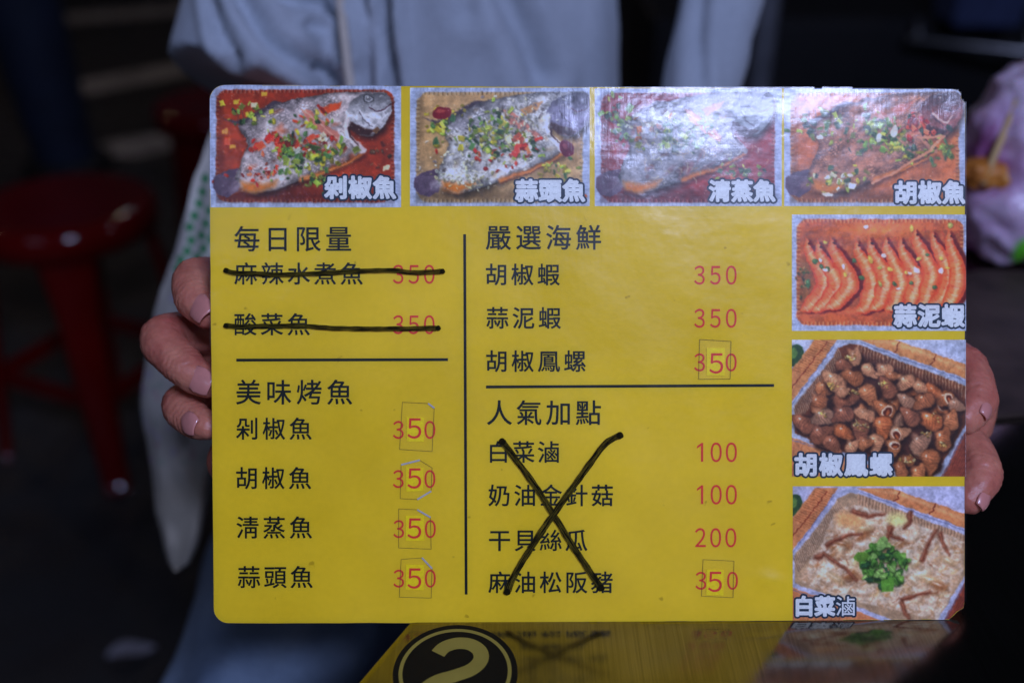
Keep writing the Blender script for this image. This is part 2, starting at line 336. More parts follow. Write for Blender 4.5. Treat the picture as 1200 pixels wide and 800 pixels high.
# ================================================================== glyphs
fc = bpy.data.curves.new('glyph', 'FONT'); fc.resolution_u = 6
fo = bpy.data.objects.new('glyph', fc); COL.objects.link(fo); _gl = {}
def glyph(ch, off=0.0):
    if (ch, off) not in _gl:
        fc.offset = off; fc.body = ch; bpy.context.view_layer.update(); dg = bpy.context.evaluated_depsgraph_get()
        me = bpy.data.meshes.new_from_object(fo.evaluated_get(dg)); me.calc_loop_triangles()
        V = np.array([v.co[:2] for v in me.vertices]); T = np.array([t.vertices[:] for t in me.loop_triangles])
        _gl[(ch, off)] = (V, T); bpy.data.meshes.remove(me)
    return _gl[(ch, off)]
def raster(V, T, x0, x1, y0, y1, s):
    """bitmap of a set of triangles; rows run from y0 (top) downwards in pixel coordinates"""
    W_, H_ = int((x1-x0)*s), int((y1-y0)*s); m = np.zeros((H_, W_), bool); V = (V-[x0, y0])*s
    for t in T:
        a, b, c = V[t]; lx, hx = int(max(0, min(a[0], b[0], c[0])-1)), int(min(W_, max(a[0], b[0], c[0])+2))
        ly, hy = int(max(0, min(a[1], b[1], c[1])-1)), int(min(H_, max(a[1], b[1], c[1])+2))
        if hx <= lx or hy <= ly: continue
        X, Y = np.meshgrid(np.arange(lx, hx)+.5, np.arange(ly, hy)+.5)
        d = (b[0]-a[0])*(c[1]-a[1])-(b[1]-a[1])*(c[0]-a[0])
        if abs(d) < 1e-9: continue
        u = ((X-a[0])*(c[1]-a[1])-(Y-a[1])*(c[0]-a[0]))/d; v = ((b[0]-a[0])*(Y-a[1])-(b[1]-a[1])*(X-a[0]))/d
        m[ly:hy, lx:hx] |= (u >= -1e-6) & (v >= -1e-6) & (u+v <= 1+1e-6)
    return m
def dilate(m, r):
    out = m.copy(); k = int(math.ceil(r))
    for dy in range(-k, k+1):
        for dx in range(-k, k+1):
            if dx*dx+dy*dy <= r*r and (dx or dy):
                out |= np.roll(np.roll(m, dy, 0), dx, 1)
    return out
def runs(m, x0, y0, s):
    V, F = [], []
    for j in range(m.shape[0]):
        d = np.diff(np.concatenate(([0], m[j].astype(np.int8), [0]))); st = np.where(d == 1)[0]; en = np.where(d == -1)[0]
        for a, b in zip(st, en):
            k = len(V); V += [(x0+a/s, y0+j/s), (x0+b/s, y0+j/s), (x0+b/s, y0+(j+1)/s), (x0+a/s, y0+(j+1)/s)]; F.append((k, k+3, k+2, k+1))
    return V, F

# ================================================================== the menu
TLd, TRd, BLd = 0.388, 0.3895, 0.3925
c0, c1_, c2_ = P(246, 100, TLd), P(1131, 105, TRd), P(251, 729, BLd)
bx = (c1_-c0).normalized(); bz = bx.cross(c0-c2_).normalized()
if bz.dot(CAM-c0) < 0: bz = -bz
by = bz.cross(bx)
def on_board(px, py):
    r = ray(px, py); return CAM + r*((c0-CAM).dot(bz)/r.dot(bz))
borg = on_board(690, 415)
BM = Matrix(((bx.x, by.x, bz.x, borg.x), (bx.y, by.y, bz.y, borg.y), (bx.z, by.z, bz.z, borg.z), (0, 0, 0, 1)))
BI = BM.inverted()
def bl(px, py, z=0.0):
    v = BI @ on_board(px, py); return (v.x, v.y, z)
# projective map pixel -> board-local, vectorised
_src = [(246, 100), (1131, 105), (251, 729), (1130, 724)]
def _hom():
    Am, bb = [], []
    for (x, y) in _src:
        u, v, _ = bl(x, y); Am += [[x, y, 1, 0, 0, 0, -u*x, -u*y], [0, 0, 0, x, y, 1, -v*x, -v*y]]; bb += [u, v]
    return np.append(np.linalg.solve(np.array(Am), np.array(bb)), 1).reshape(3, 3)
HM = _hom()
def bl_np(X, Y):
    q = HM @ np.stack([X.ravel(), Y.ravel(), np.ones(X.size)]); return q[0]/q[2], q[1]/q[2]
menu = empty('menu_board', mat=BM); tag(menu, 'yellow laminated menu card with dish photos and prices, held up in two hands', 'menu')

def arc(cx, cy, r, a0, a1, n=8): return [(cx+r*math.cos(R(a0+(a1-a0)*i/n)), cy-r*math.sin(R(a0+(a1-a0)*i/n))) for i in range(n+1)]
def jit(p, q, n, amp):
    return [(p[0]+(q[0]-p[0])*i/n+random.uniform(-amp, amp), p[1]+(q[1]-p[1])*i/n+random.uniform(-amp, amp)) for i in range(1, n)]
outline = (arc(263, 117, 17, 180, 90)+jit((263, 100), (1116, 104.5), 60, 0.35)+[(1116, 104.6), (1123, 106), (1126, 110), (1126.5, 116), (1131, 121)] +
           jit((1131, 121), (1130.2, 706), 30, 0.2)+[(1130, 706), (1129, 712), (1122, 716), (1117, 721), (1112, 725.4)] +
           jit((1112, 725.5), (926, 726.5), 14, 0.3)+jit((926, 726.5), (640, 728.7), 16, 0.3)+jit((640, 729), (268, 729.8), 20, 0.25) +
           arc(268, 712, 17.5, 270, 180)+jit((250.5, 712), (246, 240), 18, 0.2)+jit((246, 240), (246, 117), 6, 0.2))
def slab(name, pts, z0, z1, mats, parent=menu, grow=0.0):
    cx, cy = 690, 415
    pts = [(x+math.copysign(grow, x-cx), y+math.copysign(grow, y-cy)) for x, y in pts]
    n_ = len(pts); V = [bl(x, y, z1) for x, y in pts]+[bl(x, y, z0) for x, y in pts]
    F = [tuple(range(n_))[::-1], tuple(range(n_, 2*n_))]+[(i, (i+1) % n_, n_+(i+1) % n_, n_+i) for i in range(n_)]
    o = mesh_obj(name, V, F, mats, parent); bmm = bmesh.new(); bmm.from_mesh(o.data); bmesh.ops.recalc_face_normals(bmm, faces=bmm.faces)
    bmm.to_mesh(o.data); bmm.free(); return o
card = slab('card', outline, -0.0011, 0.0, [M['yellow'], M['back']])
for p in card.data.polygons:
    if p.normal.z < 0.5: p.material_index = 1
def film_mesh():
    """clear film over the whole print: curls back a little at the top edge, dips and dents"""
    xs = np.linspace(246, 1131.5, 300); ys = np.linspace(99.5, 729.5, 220)
    V, idx = [], {}
    def inside(x, y):
        c = False; j = len(outline)-1
        for i in range(len(outline)):
            xi, yi = outline[i]; xj, yj = outline[j]
            if (yi > y) != (yj > y) and x < (xj-xi)*(y-yi)/(yj-yi)+xi: c = not c
            j = i
        return c
    F = []
    for j, y in enumerate(ys):
        for i, x in enumerate(xs):
            t = max(0, (150-y)/50.0); z = 0.00075 - 0.00022*t*t
            z += 0.00010*math.sin(x*0.021+y*0.013)+0.00006*math.sin(x*0.05-y*0.041)
            z += 0.00085*math.exp(-(((x-905-(y-680)*.5)/17)**2+((y-680)/11)**2)) + 0.00030*math.exp(-(((x-917)/5)**2+((y-706)/18)**2))+0.00005*math.exp(-(((x-905)/70)**2+((y-262-(x-905)**2*.002)/6)**2))
            v = bl(x, y, max(z, 0.00052)); V.append(v)
    nx = len(xs)
    for j in range(len(ys)-1):
        for i in range(nx-1):
            if inside((xs[i]+xs[i+1])/2, (ys[j]+ys[j+1])/2): F.append((j*nx+i, (j+1)*nx+i, (j+1)*nx+i+1, j*nx+i+1))
    o = mesh_obj('laminate_film', V, F, M['film'], menu, True)
    return o
film_mesh()
# whitish sealed rim of the laminate round the card
def rim():
    V, F = [], []; n_ = len(outline); cx, cy = 690, 415
    for x, y in outline:
        V.append(bl(x, y, 0.0002)); V.append(bl(x+math.copysign(0.8, x-cx)*(1 if abs(y-cy) < 300 else .4), y+math.copysign(0.9, y-cy)*(1 if abs(x-cx) < 425 else .3), -0.0005))
    for i in range(n_): k = (i+1) % n_; F.append((2*i, 2*i+1, 2*k+1, 2*k))
    return mesh_obj('laminate_rim', V, F, M['tape_lift'], menu)
rim()

def text(name, s, x, base, em, pitch, mat, z=0.00012, sx=1.0, parent=menu, first_bbox=True, join=None):
    V, F = [], []
    B_ = 0.0; off = glyph(s[0], B_)[0][:, 0].min()*em*sx if first_bbox else 0
    for i, ch in enumerate(s):
        k = len(V)
        if ch == '1':
            q = [(0.215, 0.0), (0.30, 0.0), (0.30, 0.735), (0.235, 0.735), (0.06, 0.60), (0.06, 0.515), (0.215, 0.625)]
            V += [(x+i*pitch+a*em, base-b*em) for a, b in q]; F += [(k, k+1, k+2, k+3, k+6), (k+3, k+4, k+5, k+6)]; continue
        if ch.isdigit():
            g_, T = glyph(chr(ord(ch)+0xFEE0), 0.004); lo = g_[:, 0].min(); V += [(x+i*pitch+(p[0]-lo)*em*sx, base-p[1]*em) for p in g_]
            F += [tuple(int(a)+k for a in t) for t in T]; continue
        g_, T = glyph(ch, B_); W0 = x-off+i*pitch
        Vp = np.stack([W0+g_[:, 0]*em*sx, base-g_[:, 1]*em], 1); q0, q1 = W0-2, base-em-1; sc = 7.0
        bmp = dilate(raster(Vp, T, q0, W0+em+2, q1, base+em*.2, sc), 0.36*sc); a_, f_ = runs(bmp, q0, q1, sc)
        V += a_; F += [tuple(int(a)+k for a in f) for f in f_]; continue
        
    o = mesh_obj(name, [bl(a, b, z) for a, b in V], F, mat, parent); return o
BK, RD = M['black_ink'], M['red_ink']
for s, x, b, em, pt in (('每日限量', 275, 291.8, 31.5, 35.8), ('美味烤魚', 277, 471, 31, 35.6), ('嚴選海鮮', 569.6, 290, 31, 35.2), ('人氣加點', 571, 495, 31, 34.8)):
    tag(text('heading', s, x, b, em, pt, BK))
for s, x, b, em, pt in (('麻辣水煮魚', 275, 331, 27.5, 31), ('酸菜魚', 275, 390.3, 27.5, 31.3), ('剁椒魚', 277, 512.4, 27.5, 31.2), ('胡椒魚', 277, 570.2, 27.5, 31.2),
                        ('淸蒸魚', 277.5, 628, 27.5, 31.2), ('蒜頭魚', 279, 686, 27.5, 30.8), ('胡椒蝦', 569.6, 331.8, 27, 30.6), ('蒜泥蝦', 570.3, 382.6, 27, 30.6),
                        ('胡椒鳳螺', 570, 433.2, 27, 30.6), ('白菜滷', 574.5, 539.5, 27, 29.5), ('奶油金針菇', 572.6, 590.3, 27, 30.2), ('干貝絲瓜', 573.4, 642.8, 27, 30),
                        ('麻油松阪豬', 572.6, 692, 27, 30)):
    text('dish_name', s, x, b, em, pt, BK)
for s, x, b, em, pt in (('350', 460.5, 332, 29.0, 18.2), ('350', 460.5, 391, 29.0, 18.2), ('350', 813.5, 333, 29.0, 18.6), ('350', 813.5, 383.5, 29.0, 18.6),
                        ('100', 815, 540.6, 30, 17.8), ('100', 815, 590.2, 30, 17.8), ('200', 814.5, 640.4, 29.5, 17.8)):
    text('price', s, x, b, em, pt, RD, sx=0.78)
def quad(name, x0, y0, x1, y1, w_, mat, z=0.00012, parent=menu):
    dx, dy = x1-x0, y1-y0; L = math.hypot(dx, dy); nx, ny = -dy/L*w_/2, dx/L*w_/2
    return mesh_obj(name, [bl(x0+nx, y0+ny, z), bl(x1+nx, y1+ny, z), bl(x1-nx, y1-ny, z), bl(x0-nx, y0-ny, z)], [(0, 1, 2, 3)], mat, parent)
quad('divider_line', 277, 421.8, 525, 421.2, 3.3, BK); quad('divider_line', 569.6, 453.2, 907, 451.4, 3.3, BK); quad('divider_line', 544.5, 274.5, 546.3, 696, 3.2, BK)
# corrected prices: old digits printed on the card, a yellow square with a bigger 5 stuck on, clear tape over it
o27, o28 = (250, 430, 1/2.76), (550, 450, 1/2.758); o31 = (550, 250, 1/3.158)
def T_(o, pts): return [(o[0]+x*o[2], o[1]+y*o[2]) for x, y in pts]
fix = [(460.5, 513.5, (477.5, 513), T_(o27, [(625, 160), (682, 162), (681, 241), (626, 240)]), T_(o27, [(612, 113), (695, 117), (715, 132), (708, 272), (603, 265)]), [(1, 2)]),
       (460.5, 571, (477.5, 571.5), T_(o27, [(623, 322), (680, 324), (679, 400), (624, 402)]), T_(o27, [(608, 315), (668, 300), (708, 325), (705, 400), (660, 427), (605, 424)]), [(0, 1), (3, 4)]),
       (461, 629.5, (477.5, 630), T_(o27, [(622, 480), (681, 478), (682, 560), (623, 561)]), T_(o27, [(600, 457), (660, 460), (703, 485), (705, 587), (600, 583)]), [(1, 2)]),
       (461, 687.5, (477.5, 688.5), T_(o27, [(623, 637), (682, 638), (681, 720), (622, 718)]), T_(o27, [(608, 620), (675, 615), (708, 650), (705, 745), (602, 742)]), [(1, 2)]),
       (813.5, 434.5, (831, 437), T_(o31, [(878, 497), (945, 498), (944, 600), (877, 599)]), T_(o31, [(852, 466), (968, 473), (965, 612), (848, 613)]), []),
       (815, 690, (829.5, 692.4), T_(o28, [(766, 598), (822, 599), (821, 681), (765, 680)]), T_(o28, [(755, 565), (855, 570), (852, 688), (750, 683)]), [])]
for x, b, (fx, fb), sq, tp, lift in fix:
    text('price', '3', x, b, 27.5, 0, RD, sx=0.84); text('price', '0', x+37, b, 27.5, 0, RD, sx=0.84)
    st_ = slab('price_sticker', sq, 0.00006, 0.00030, M['sticker'])
    text('digit', '5', fx, fb, 31.5, 0, RD, z=0.00034, sx=0.95, parent=st_)
    t_ = mesh_obj('clear_tape', [bl(a, b2, 0.00038) for a, b2 in tp], [tuple(range(len(tp)))], M['tape'], menu)
    for i in range(len(tp)):
        a, c = tp[i], tp[(i+1) % len(tp)]
        if (i, i+1) in lift: quad('lifted_edge', a[0], a[1], c[0], c[1], 2.0, M['tape_lift'], 0.00046, t_)
        else: quad('tape_edge', a[0], a[1], c[0], c[1], 0.45, M['tape_edge'], 0.00042, t_)

def pen(pts, w0, name='marker_stroke', z=0.00105):
    P_ = [Vector((x, y, 0)) for x, y in pts]; q = []
    for i in range(len(P_)-1):
        a = P_[max(i-1, 0)]; b = P_[i]; c = P_[i+1]; d = P_[min(i+2, len(P_)-1)]
        for k in range(14):
            t = k/14; q.append(0.5*((2*b)+(c-a)*t+(2*a-5*b+4*c-d)*t*t+(3*b-a-3*c+d)*t**3))
    q.append(P_[-1]); N = len(q); V, F, UVs = [], [], []; L = 0
    for i, p in enumerate(q):
        t = (q[min(i+1, N-1)]-q[max(i-1, 0)]).normalized(); nv = Vector((-t.y, t.x, 0))
        if i: L += (q[i]-q[i-1]).length
        endw = 1.0+0.35*math.exp(-min(i, N-1-i)/3.0); r0 = min(i, N-1-i); cap = min(1.0, (r0+0.35)/2.0)**0.5
        for sgn in (-1, 1):
            wv = w0/2*endw*cap*(1+0.16*mnoise.noise(Vector((L*0.12, sgn*7, w0))))
            pp = p+nv*sgn*wv; V.append(bl(pp.x, pp.y, z)); UVs.append((L/90.0, 0.5+sgn*0.5*1.0))
    for i in range(N-1): F.append((2*i, 2*i+1, 2*i+3, 2*i+2))
    for p in (q[0], q[-1]):
        k = len(V); rr = w0*.56
        for i in range(14): a = 2*math.pi*i/14; V.append(bl(p.x+rr*math.cos(a)*(1+.12*math.sin(3*a)), p.y+rr*math.sin(a), z+.00003)); UVs.append((.2, .2))
        F.append(tuple(range(k, k+14))[::-1])
    o = mesh_obj(name, V, F, M['pen'], menu); uv = o.data.uv_layers.new(name='UVMap')
    for lp in o.data.loops: uv.data[lp.index].uv = UVs[lp.vertex_index]
    return o
pen(T_((250, 250, .25), [(62, 268), (95, 279), (190, 283), (300, 288), (450, 284), (600, 276), (720, 270), (850, 269), (950, 278), (1075, 272)]), 5.6)
pen(T_((250, 250, .25), [(62, 526), (120, 531), (200, 529), (330, 527), (450, 529), (550, 537), (750, 541), (900, 540), (1055, 537)]), 5.6)
pen(T_(o28, [(106, 184), (128, 212), (170, 268), (225, 345), (275, 425), (350, 545), (425, 655)]), 7.4, z=0.00105)
pen(T_(o28, [(486, 164), (462, 175), (430, 202), (350, 310), (240, 465), (160, 590), (122, 668)]), 7.4, z=0.00112)

# ================================================================== painted dish photographs (flat print)
def vnoise(w_, h_, cell, oct_=4, seed=0, ax=1.0):
    r = np.random.default_rng(seed); out = np.zeros((h_, w_)); amp = 1.0; tot = 0
    for k in range(oct_):
        cx = max(cell/(2**k), 1.2); gx = int(w_/(cx*ax))+3; gy = int(h_/cx)+3; G = r.random((gy, gx))
        x = np.arange(w_)/(cx*ax); y = np.arange(h_)/cx; xi = x.astype(int); yi = y.astype(int); fx = x-xi; fy = y-yi
        fx = fx*fx*(3-2*fx); fy = (fy*fy*(3-2*fy))[:, None]
        a = G[yi][:, xi]*(1-fx)+G[yi][:, xi+1]*fx; b = G[yi+1][:, xi]*(1-fx)+G[yi+1][:, xi+1]*fx
        out += amp*(a*(1-fy)+b*fy); tot += amp; amp *= 0.55
    return out/tot
class Cv:
    """a canvas in the coordinates of an enlarged crop: pixel = org + k * coordinate"""
    def __init__(s, rect, org, k, base, res=1.5, seed=1):
        s.rect = rect; x0, y0, x1, y1 = rect; s.W = int((x1-x0)*res); s.H = int((y1-y0)*res)
        px = np.linspace(x0, x1, s.W); py = np.linspace(y0, y1, s.H)
        s.PX, s.PY = np.meshgrid(px, py); s.X = (s.PX-org[0])/k; s.Y = (s.PY-org[1])/k; s.u = 1/(res*k)
        s.C = np.zeros((s.H, s.W, 3))+np.array(base, float); s.r = random.Random(seed); s.seed = seed
    def box(s, x0, y0, x1, y1):
        m = 2*s.u; xs = s.X[0]; ys = s.Y[:, 0]
        i0, i1 = np.searchsorted(xs, x0-m), np.searchsorted(xs, x1+m); j0, j1 = np.searchsorted(ys, y0-m), np.searchsorted(ys, y1+m)
        return slice(j0, j1), slice(i0, i1)
    def put(s, sl, a, col):
        if a.size == 0: return
        a = np.clip(a, 0, 1)[..., None]; col = np.asarray(col, float); s.C[sl] = s.C[sl]*(1-a)+col*a
    def ell(s, cx, cy, rx, ry, rot, col, a=1.0, soft=None):
        m = max(rx, ry); sl = s.box(cx-m, cy-m, cx+m, cy+m); X = s.X[sl]-cx; Y = s.Y[sl]-cy; c, d = math.cos(rot), math.sin(rot)
        q = np.sqrt(((X*c+Y*d)/rx)**2+((-X*d+Y*c)/ry)**2)
        s.put(sl, a*((1-q)*min(rx, ry)/(soft or s.u)+0.5), col)
    def sdf(s, pts, sl):
        X, Y = s.X[sl], s.Y[sl]; d = np.full(X.shape, 1e9); ins = np.zeros(X.shape, bool); n_ = len(pts)
        for i in range(n_):
            x0, y0 = pts[i]; x1, y1 = pts[(i+1) % n_]; ex, ey = x1-x0, y1-y0
            t = np.clip(((X-x0)*ex+(Y-y0)*ey)/(ex*ex+ey*ey+1e-9), 0, 1); d = np.minimum(d, np.hypot(X-x0-t*ex, Y-y0-t*ey))
            if y0 != y1: ins ^= ((y0 > Y) != (y1 > Y)) & (X < (x1-x0)*(Y-y0)/(y1-y0)+x0)
        return np.where(ins, d, -d)
    def poly(s, pts, col, a=1.0, soft=None, fn=None):
        xs = [p[0] for p in pts]; ys = [p[1] for p in pts]; sl = s.box(min(xs), min(ys), max(xs), max(ys))
        d = s.sdf(pts, sl); m = d/(soft or s.u)+0.5
        if fn: col = fn(s.X[sl], s.Y[sl], d)
        s.put(sl, a*m, col); return sl, d
    def line(s, pts, w0, col, a=1.0, w1=None, soft=None):
        w1 = w0 if w1 is None else w1; xs = [p[0] for p in pts]; ys = [p[1] for p in pts]; wm = max(w0, w1)
        sl = s.box(min(xs)-wm, min(ys)-wm, max(xs)+wm, max(ys)+wm); X, Y = s.X[sl], s.Y[sl]; best = np.full(X.shape, -1e9); n_ = len(pts)-1
        for i in range(n_):
            x0, y0 = pts[i]; x1, y1 = pts[i+1]; ex, ey = x1-x0, y1-y0
            t = np.clip(((X-x0)*ex+(Y-y0)*ey)/(ex*ex+ey*ey+1e-9), 0, 1); ww = w0+(w1-w0)*(i+t)/n_
            best = np.maximum(best, ww/2-np.hypot(X-x0-t*ex, Y-y0-t*ey))
        s.put(sl, a*(best/(soft or s.u)+0.5), col)
    def nz(s, cell, seed, ax=1.0, o=4): return vnoise(s.W, s.H, cell/s.u, o, s.seed*31+seed, ax)
    def mod(s, cell, amp, seed, mask=None):
        m = 1+amp*(s.nz(cell, seed)-0.5)*2
        if mask is not None: m = 1+(m-1)*mask
        s.C *= m[..., None]
    def bits(s, n_, cx, cy, rx, ry, rot, pal, s0, s1, shape='mix', gauss=True):
        """scattered garnish: each bit has a shadow side and a lit side"""
        r = s.r
        for _ in range(n_):
            if gauss: a, b = r.gauss(0, .45)*rx, r.gauss(0, .45)*ry
            else: a, b = r.uniform(-1, 1)*rx, r.uniform(-1, 1)*ry
            x = cx+a*math.cos(rot)-b*math.sin(rot); y = cy+a*math.sin(rot)+b*math.cos(rot)
            c = np.array(r.choice(pal), float)*r.uniform(.55, 1.2); l = r.uniform(s0, s1); w_ = l*r.uniform(.35, .75); t = r.uniform(0, 3.14)
            k = r.random() if shape == 'mix' else (0.0 if shape == 'rect' else 0.9 if shape == 'ell' else 0.6)
            if k < 0.5:
                ca, sa = math.cos(t), math.sin(t); q = [(x+u_*ca-v_*sa, y+u_*sa+v_*ca) for u_, v_ in ((-l, -w_), (l, -w_), (l, w_), (-l, w_))]
                s.poly([(p[0]+4, p[1]+5) for p in q], c*.35, .5, 8); s.poly(q, c); s.line([q[0], q[1]], max(3, w_*.5), np.minimum(c*1.3+18, 250), .6)
            else:
                s.ell(x+4, y+5, l, w_, t, c*.35, .5, 8); s.ell(x, y, l, w_, t, c)
                s.ell(x-l*.2, y-w_*.3, l*.5, w_*.35, t, np.minimum(c*1.3+22, 250), .6)
                if k > 0.85: s.ell(x, y, l*.45, w_*.45, t, c*.6, .7)
    def foil(s, inner, light=(150, 160, 205), dark=(95, 105, 150)):
        """crimped foil tray rim outside the rounded rectangle 'inner'"""
        nzz = s.nz(16, 3); s.C[:] = np.array(light)*(0.90+0.25*nzz)[..., None]
        x0, y0, x1, y1, r = inner
        for t in np.arange(x0, x1, 22):
            for yy in (y0-18, y1+14): s.line([(t, yy-10), (t+s.r.uniform(-4, 4), yy+10)], 4, dark, .45)
        for t in np.arange(y0, y1, 22):
            for xx in (x0-20, x1+18): s.line([(xx-12, t), (xx+12, t+s.r.uniform(-3, 3))], 4, dark, .45)
    def rr(s, b):
        x0, y0, x1, y1, r = b; p = []
        for cx, cy, a in ((x1-r, y0+r, -90), (x1-r, y1-r, 0), (x0+r, y1-r, 90), (x0+r, y0+r, 180)):
            p += [(cx+r*math.cos(R(a+i*15)), cy+r*math.sin(R(a+i*15))) for i in range(7)]
        return p
    def crimps(s, b, light, dark, step=26, wd=16):
        x0, y0, x1, y1, r = b
        for t in np.arange(x0+r*.6, x1-r*.6, step):
            for yy, dn in ((y0, 1), (y1, -1)): s.line([(t, yy), (t, yy+dn*wd)], 7, light, .55); s.line([(t+9, yy), (t+9, yy+dn*wd)], 6, dark, .5)
        for t in np.arange(y0+r*.6, y1-r*.6, step):
            for xx, dn in ((x0, 1), (x1, -1)): s.line([(xx, t), (xx+dn*wd, t)], 7, light, .5); s.line([(xx, t+9), (xx+dn*wd, t+9)], 6, dark, .45)
    def build(s, name='dish_photo', z=0.00006, label=None):
        A_ = s.C                                        # camera softness: bend edges with fine turbulence, blur, grain
        dx = (vnoise(s.W, s.H, 16, 3, s.seed+90)-.5)*5+(vnoise(s.W, s.H, 5, 2, s.seed+91)-.5)*2.2; dy = (vnoise(s.W, s.H, 16, 3, s.seed+92)-.5)*5+(vnoise(s.W, s.H, 5, 2, s.seed+93)-.5)*2.2
        wq = getattr(s, 'warp', 1.0); jj, ii = np.mgrid[0:s.H, 0:s.W]
        edge = np.clip(np.minimum(np.minimum(ii, s.W-1-ii), np.minimum(jj, s.H-1-jj))/14.0, 0, 1)*wq
        A_ = A_[np.clip((jj+dy*edge).round().astype(int), 0, s.H-1), np.clip((ii+dx*edge).round().astype(int), 0, s.W-1)]
        lum = 1+0.20*(vnoise(s.W, s.H, 9, 3, s.seed+94)-.5)*2+0.14*(vnoise(s.W, s.H, 2.6, 2, s.seed+95)-.5)*edge
        A_ = A_*lum[..., None]; Pd = np.pad(A_, ((1, 1), (1, 1), (0, 0)), 'edge'); A_ = (4*A_+1.5*(Pd[:-2, 1:-1]+Pd[2:, 1:-1]+Pd[1:-1, :-2]+Pd[1:-1, 2:])+.75*(Pd[:-2, :-2]+Pd[2:, 2:]+Pd[2:, :-2]+Pd[:-2, 2:]))/13
        s.C = A_+(RNG.random(s.C.shape[:2])[..., None]-.5)*8
        u, v = bl_np(s.PX, s.PY); H_, W_ = s.H, s.W; N = H_*W_
        co = np.empty((N, 3), np.float32); co[:, 0] = u; co[:, 1] = v; co[:, 2] = z
        I = np.arange(N).reshape(H_, W_); F = np.stack([I[:-1, :-1], I[1:, :-1], I[1:, 1:], I[:-1, 1:]], -1).reshape(-1, 4)
        if getattr(s, 'keep', None) is not None: F = F[s.keep[:-1, :-1].ravel() & s.keep[1:, 1:].ravel() & s.keep[1:, :-1].ravel() & s.keep[:-1, 1:].ravel()]
        me = bpy.data.meshes.new(name); me.vertices.add(N); me.vertices.foreach_set('co', co.ravel())
        me.loops.add(F.size); me.loops.foreach_set('vertex_index', F.ravel().astype(np.int32)); me.polygons.add(len(F))
        me.polygons.foreach_set('loop_start', np.arange(0, F.size, 4, dtype=np.int32)); me.update(calc_edges=True)
        a = me.color_attributes.new('Col', 'FLOAT_COLOR', 'POINT'); col = np.ones((N, 4), np.float32)
        col[:, :3] = unlit(np.clip(s.C, 0, 255).reshape(-1, 3)); a.data.foreach_set('color', col.ravel())
        o = link(name, me, M['photo'], menu)
        if label: o['label'] = label
        return o
def clip_outline(cv):
    d = cv.sdf([((x-cv.org_[0])/cv.k_, (y-cv.org_[1])/cv.k_) for x, y in outline], (slice(0, cv.H), slice(0, cv.W))); cv.keep = d > -0.8
def caption(photo, s, x, base, em, pitch, bold=1.25, edge=2.3, thin=None):
    Vs, Ts = [], []; off = glyph(s[0])[0][:, 0].min()*em
    x0, x1, y0, y1 = x-6, x+pitch*len(s)+8, base-em*0.92-5, base+em*0.14+5; sc = 4.0
    m = np.zeros((int((y1-y0)*sc), int((x1-x0)*sc)), bool); mm_ = m.copy()
    for i, ch in enumerate(s):
        g_, T = glyph(ch); V = np.stack([x-off+i*pitch+g_[:, 0]*em, base-g_[:, 1]*em], 1)
        q = raster(V, T, x0, x1, y0, y1, sc); mm_ |= dilate(q, (0.35 if ch == thin else bold)*sc)
    big = dilate(mm_, edge*sc); out = []
    for nm, bmp, mat, z in (('caption_outline', big & ~mm_, M['caption_navy'], 0.00012), ('caption', mm_, M['caption_white'], 0.00016)):
        V, F = runs(bmp, x0, y0, sc)
        V = [(min(a, 1131.0), b) for a, b in V]
        mesh_obj(nm, [bl(a, b, z) for a, b in V], F, mat, photo)

GREEN = [(95, 130, 60), (60, 95, 55), (130, 155, 60), (45, 75, 50), (150, 165, 70)]
RED = [(190, 45, 30), (205, 70, 45), (160, 35, 30), (200, 90, 60)]
PALE = [(190, 195, 200), (210, 205, 190), (185, 180, 150)]; YEL = [(180, 165, 50), (195, 180, 80), (160, 150, 45)]

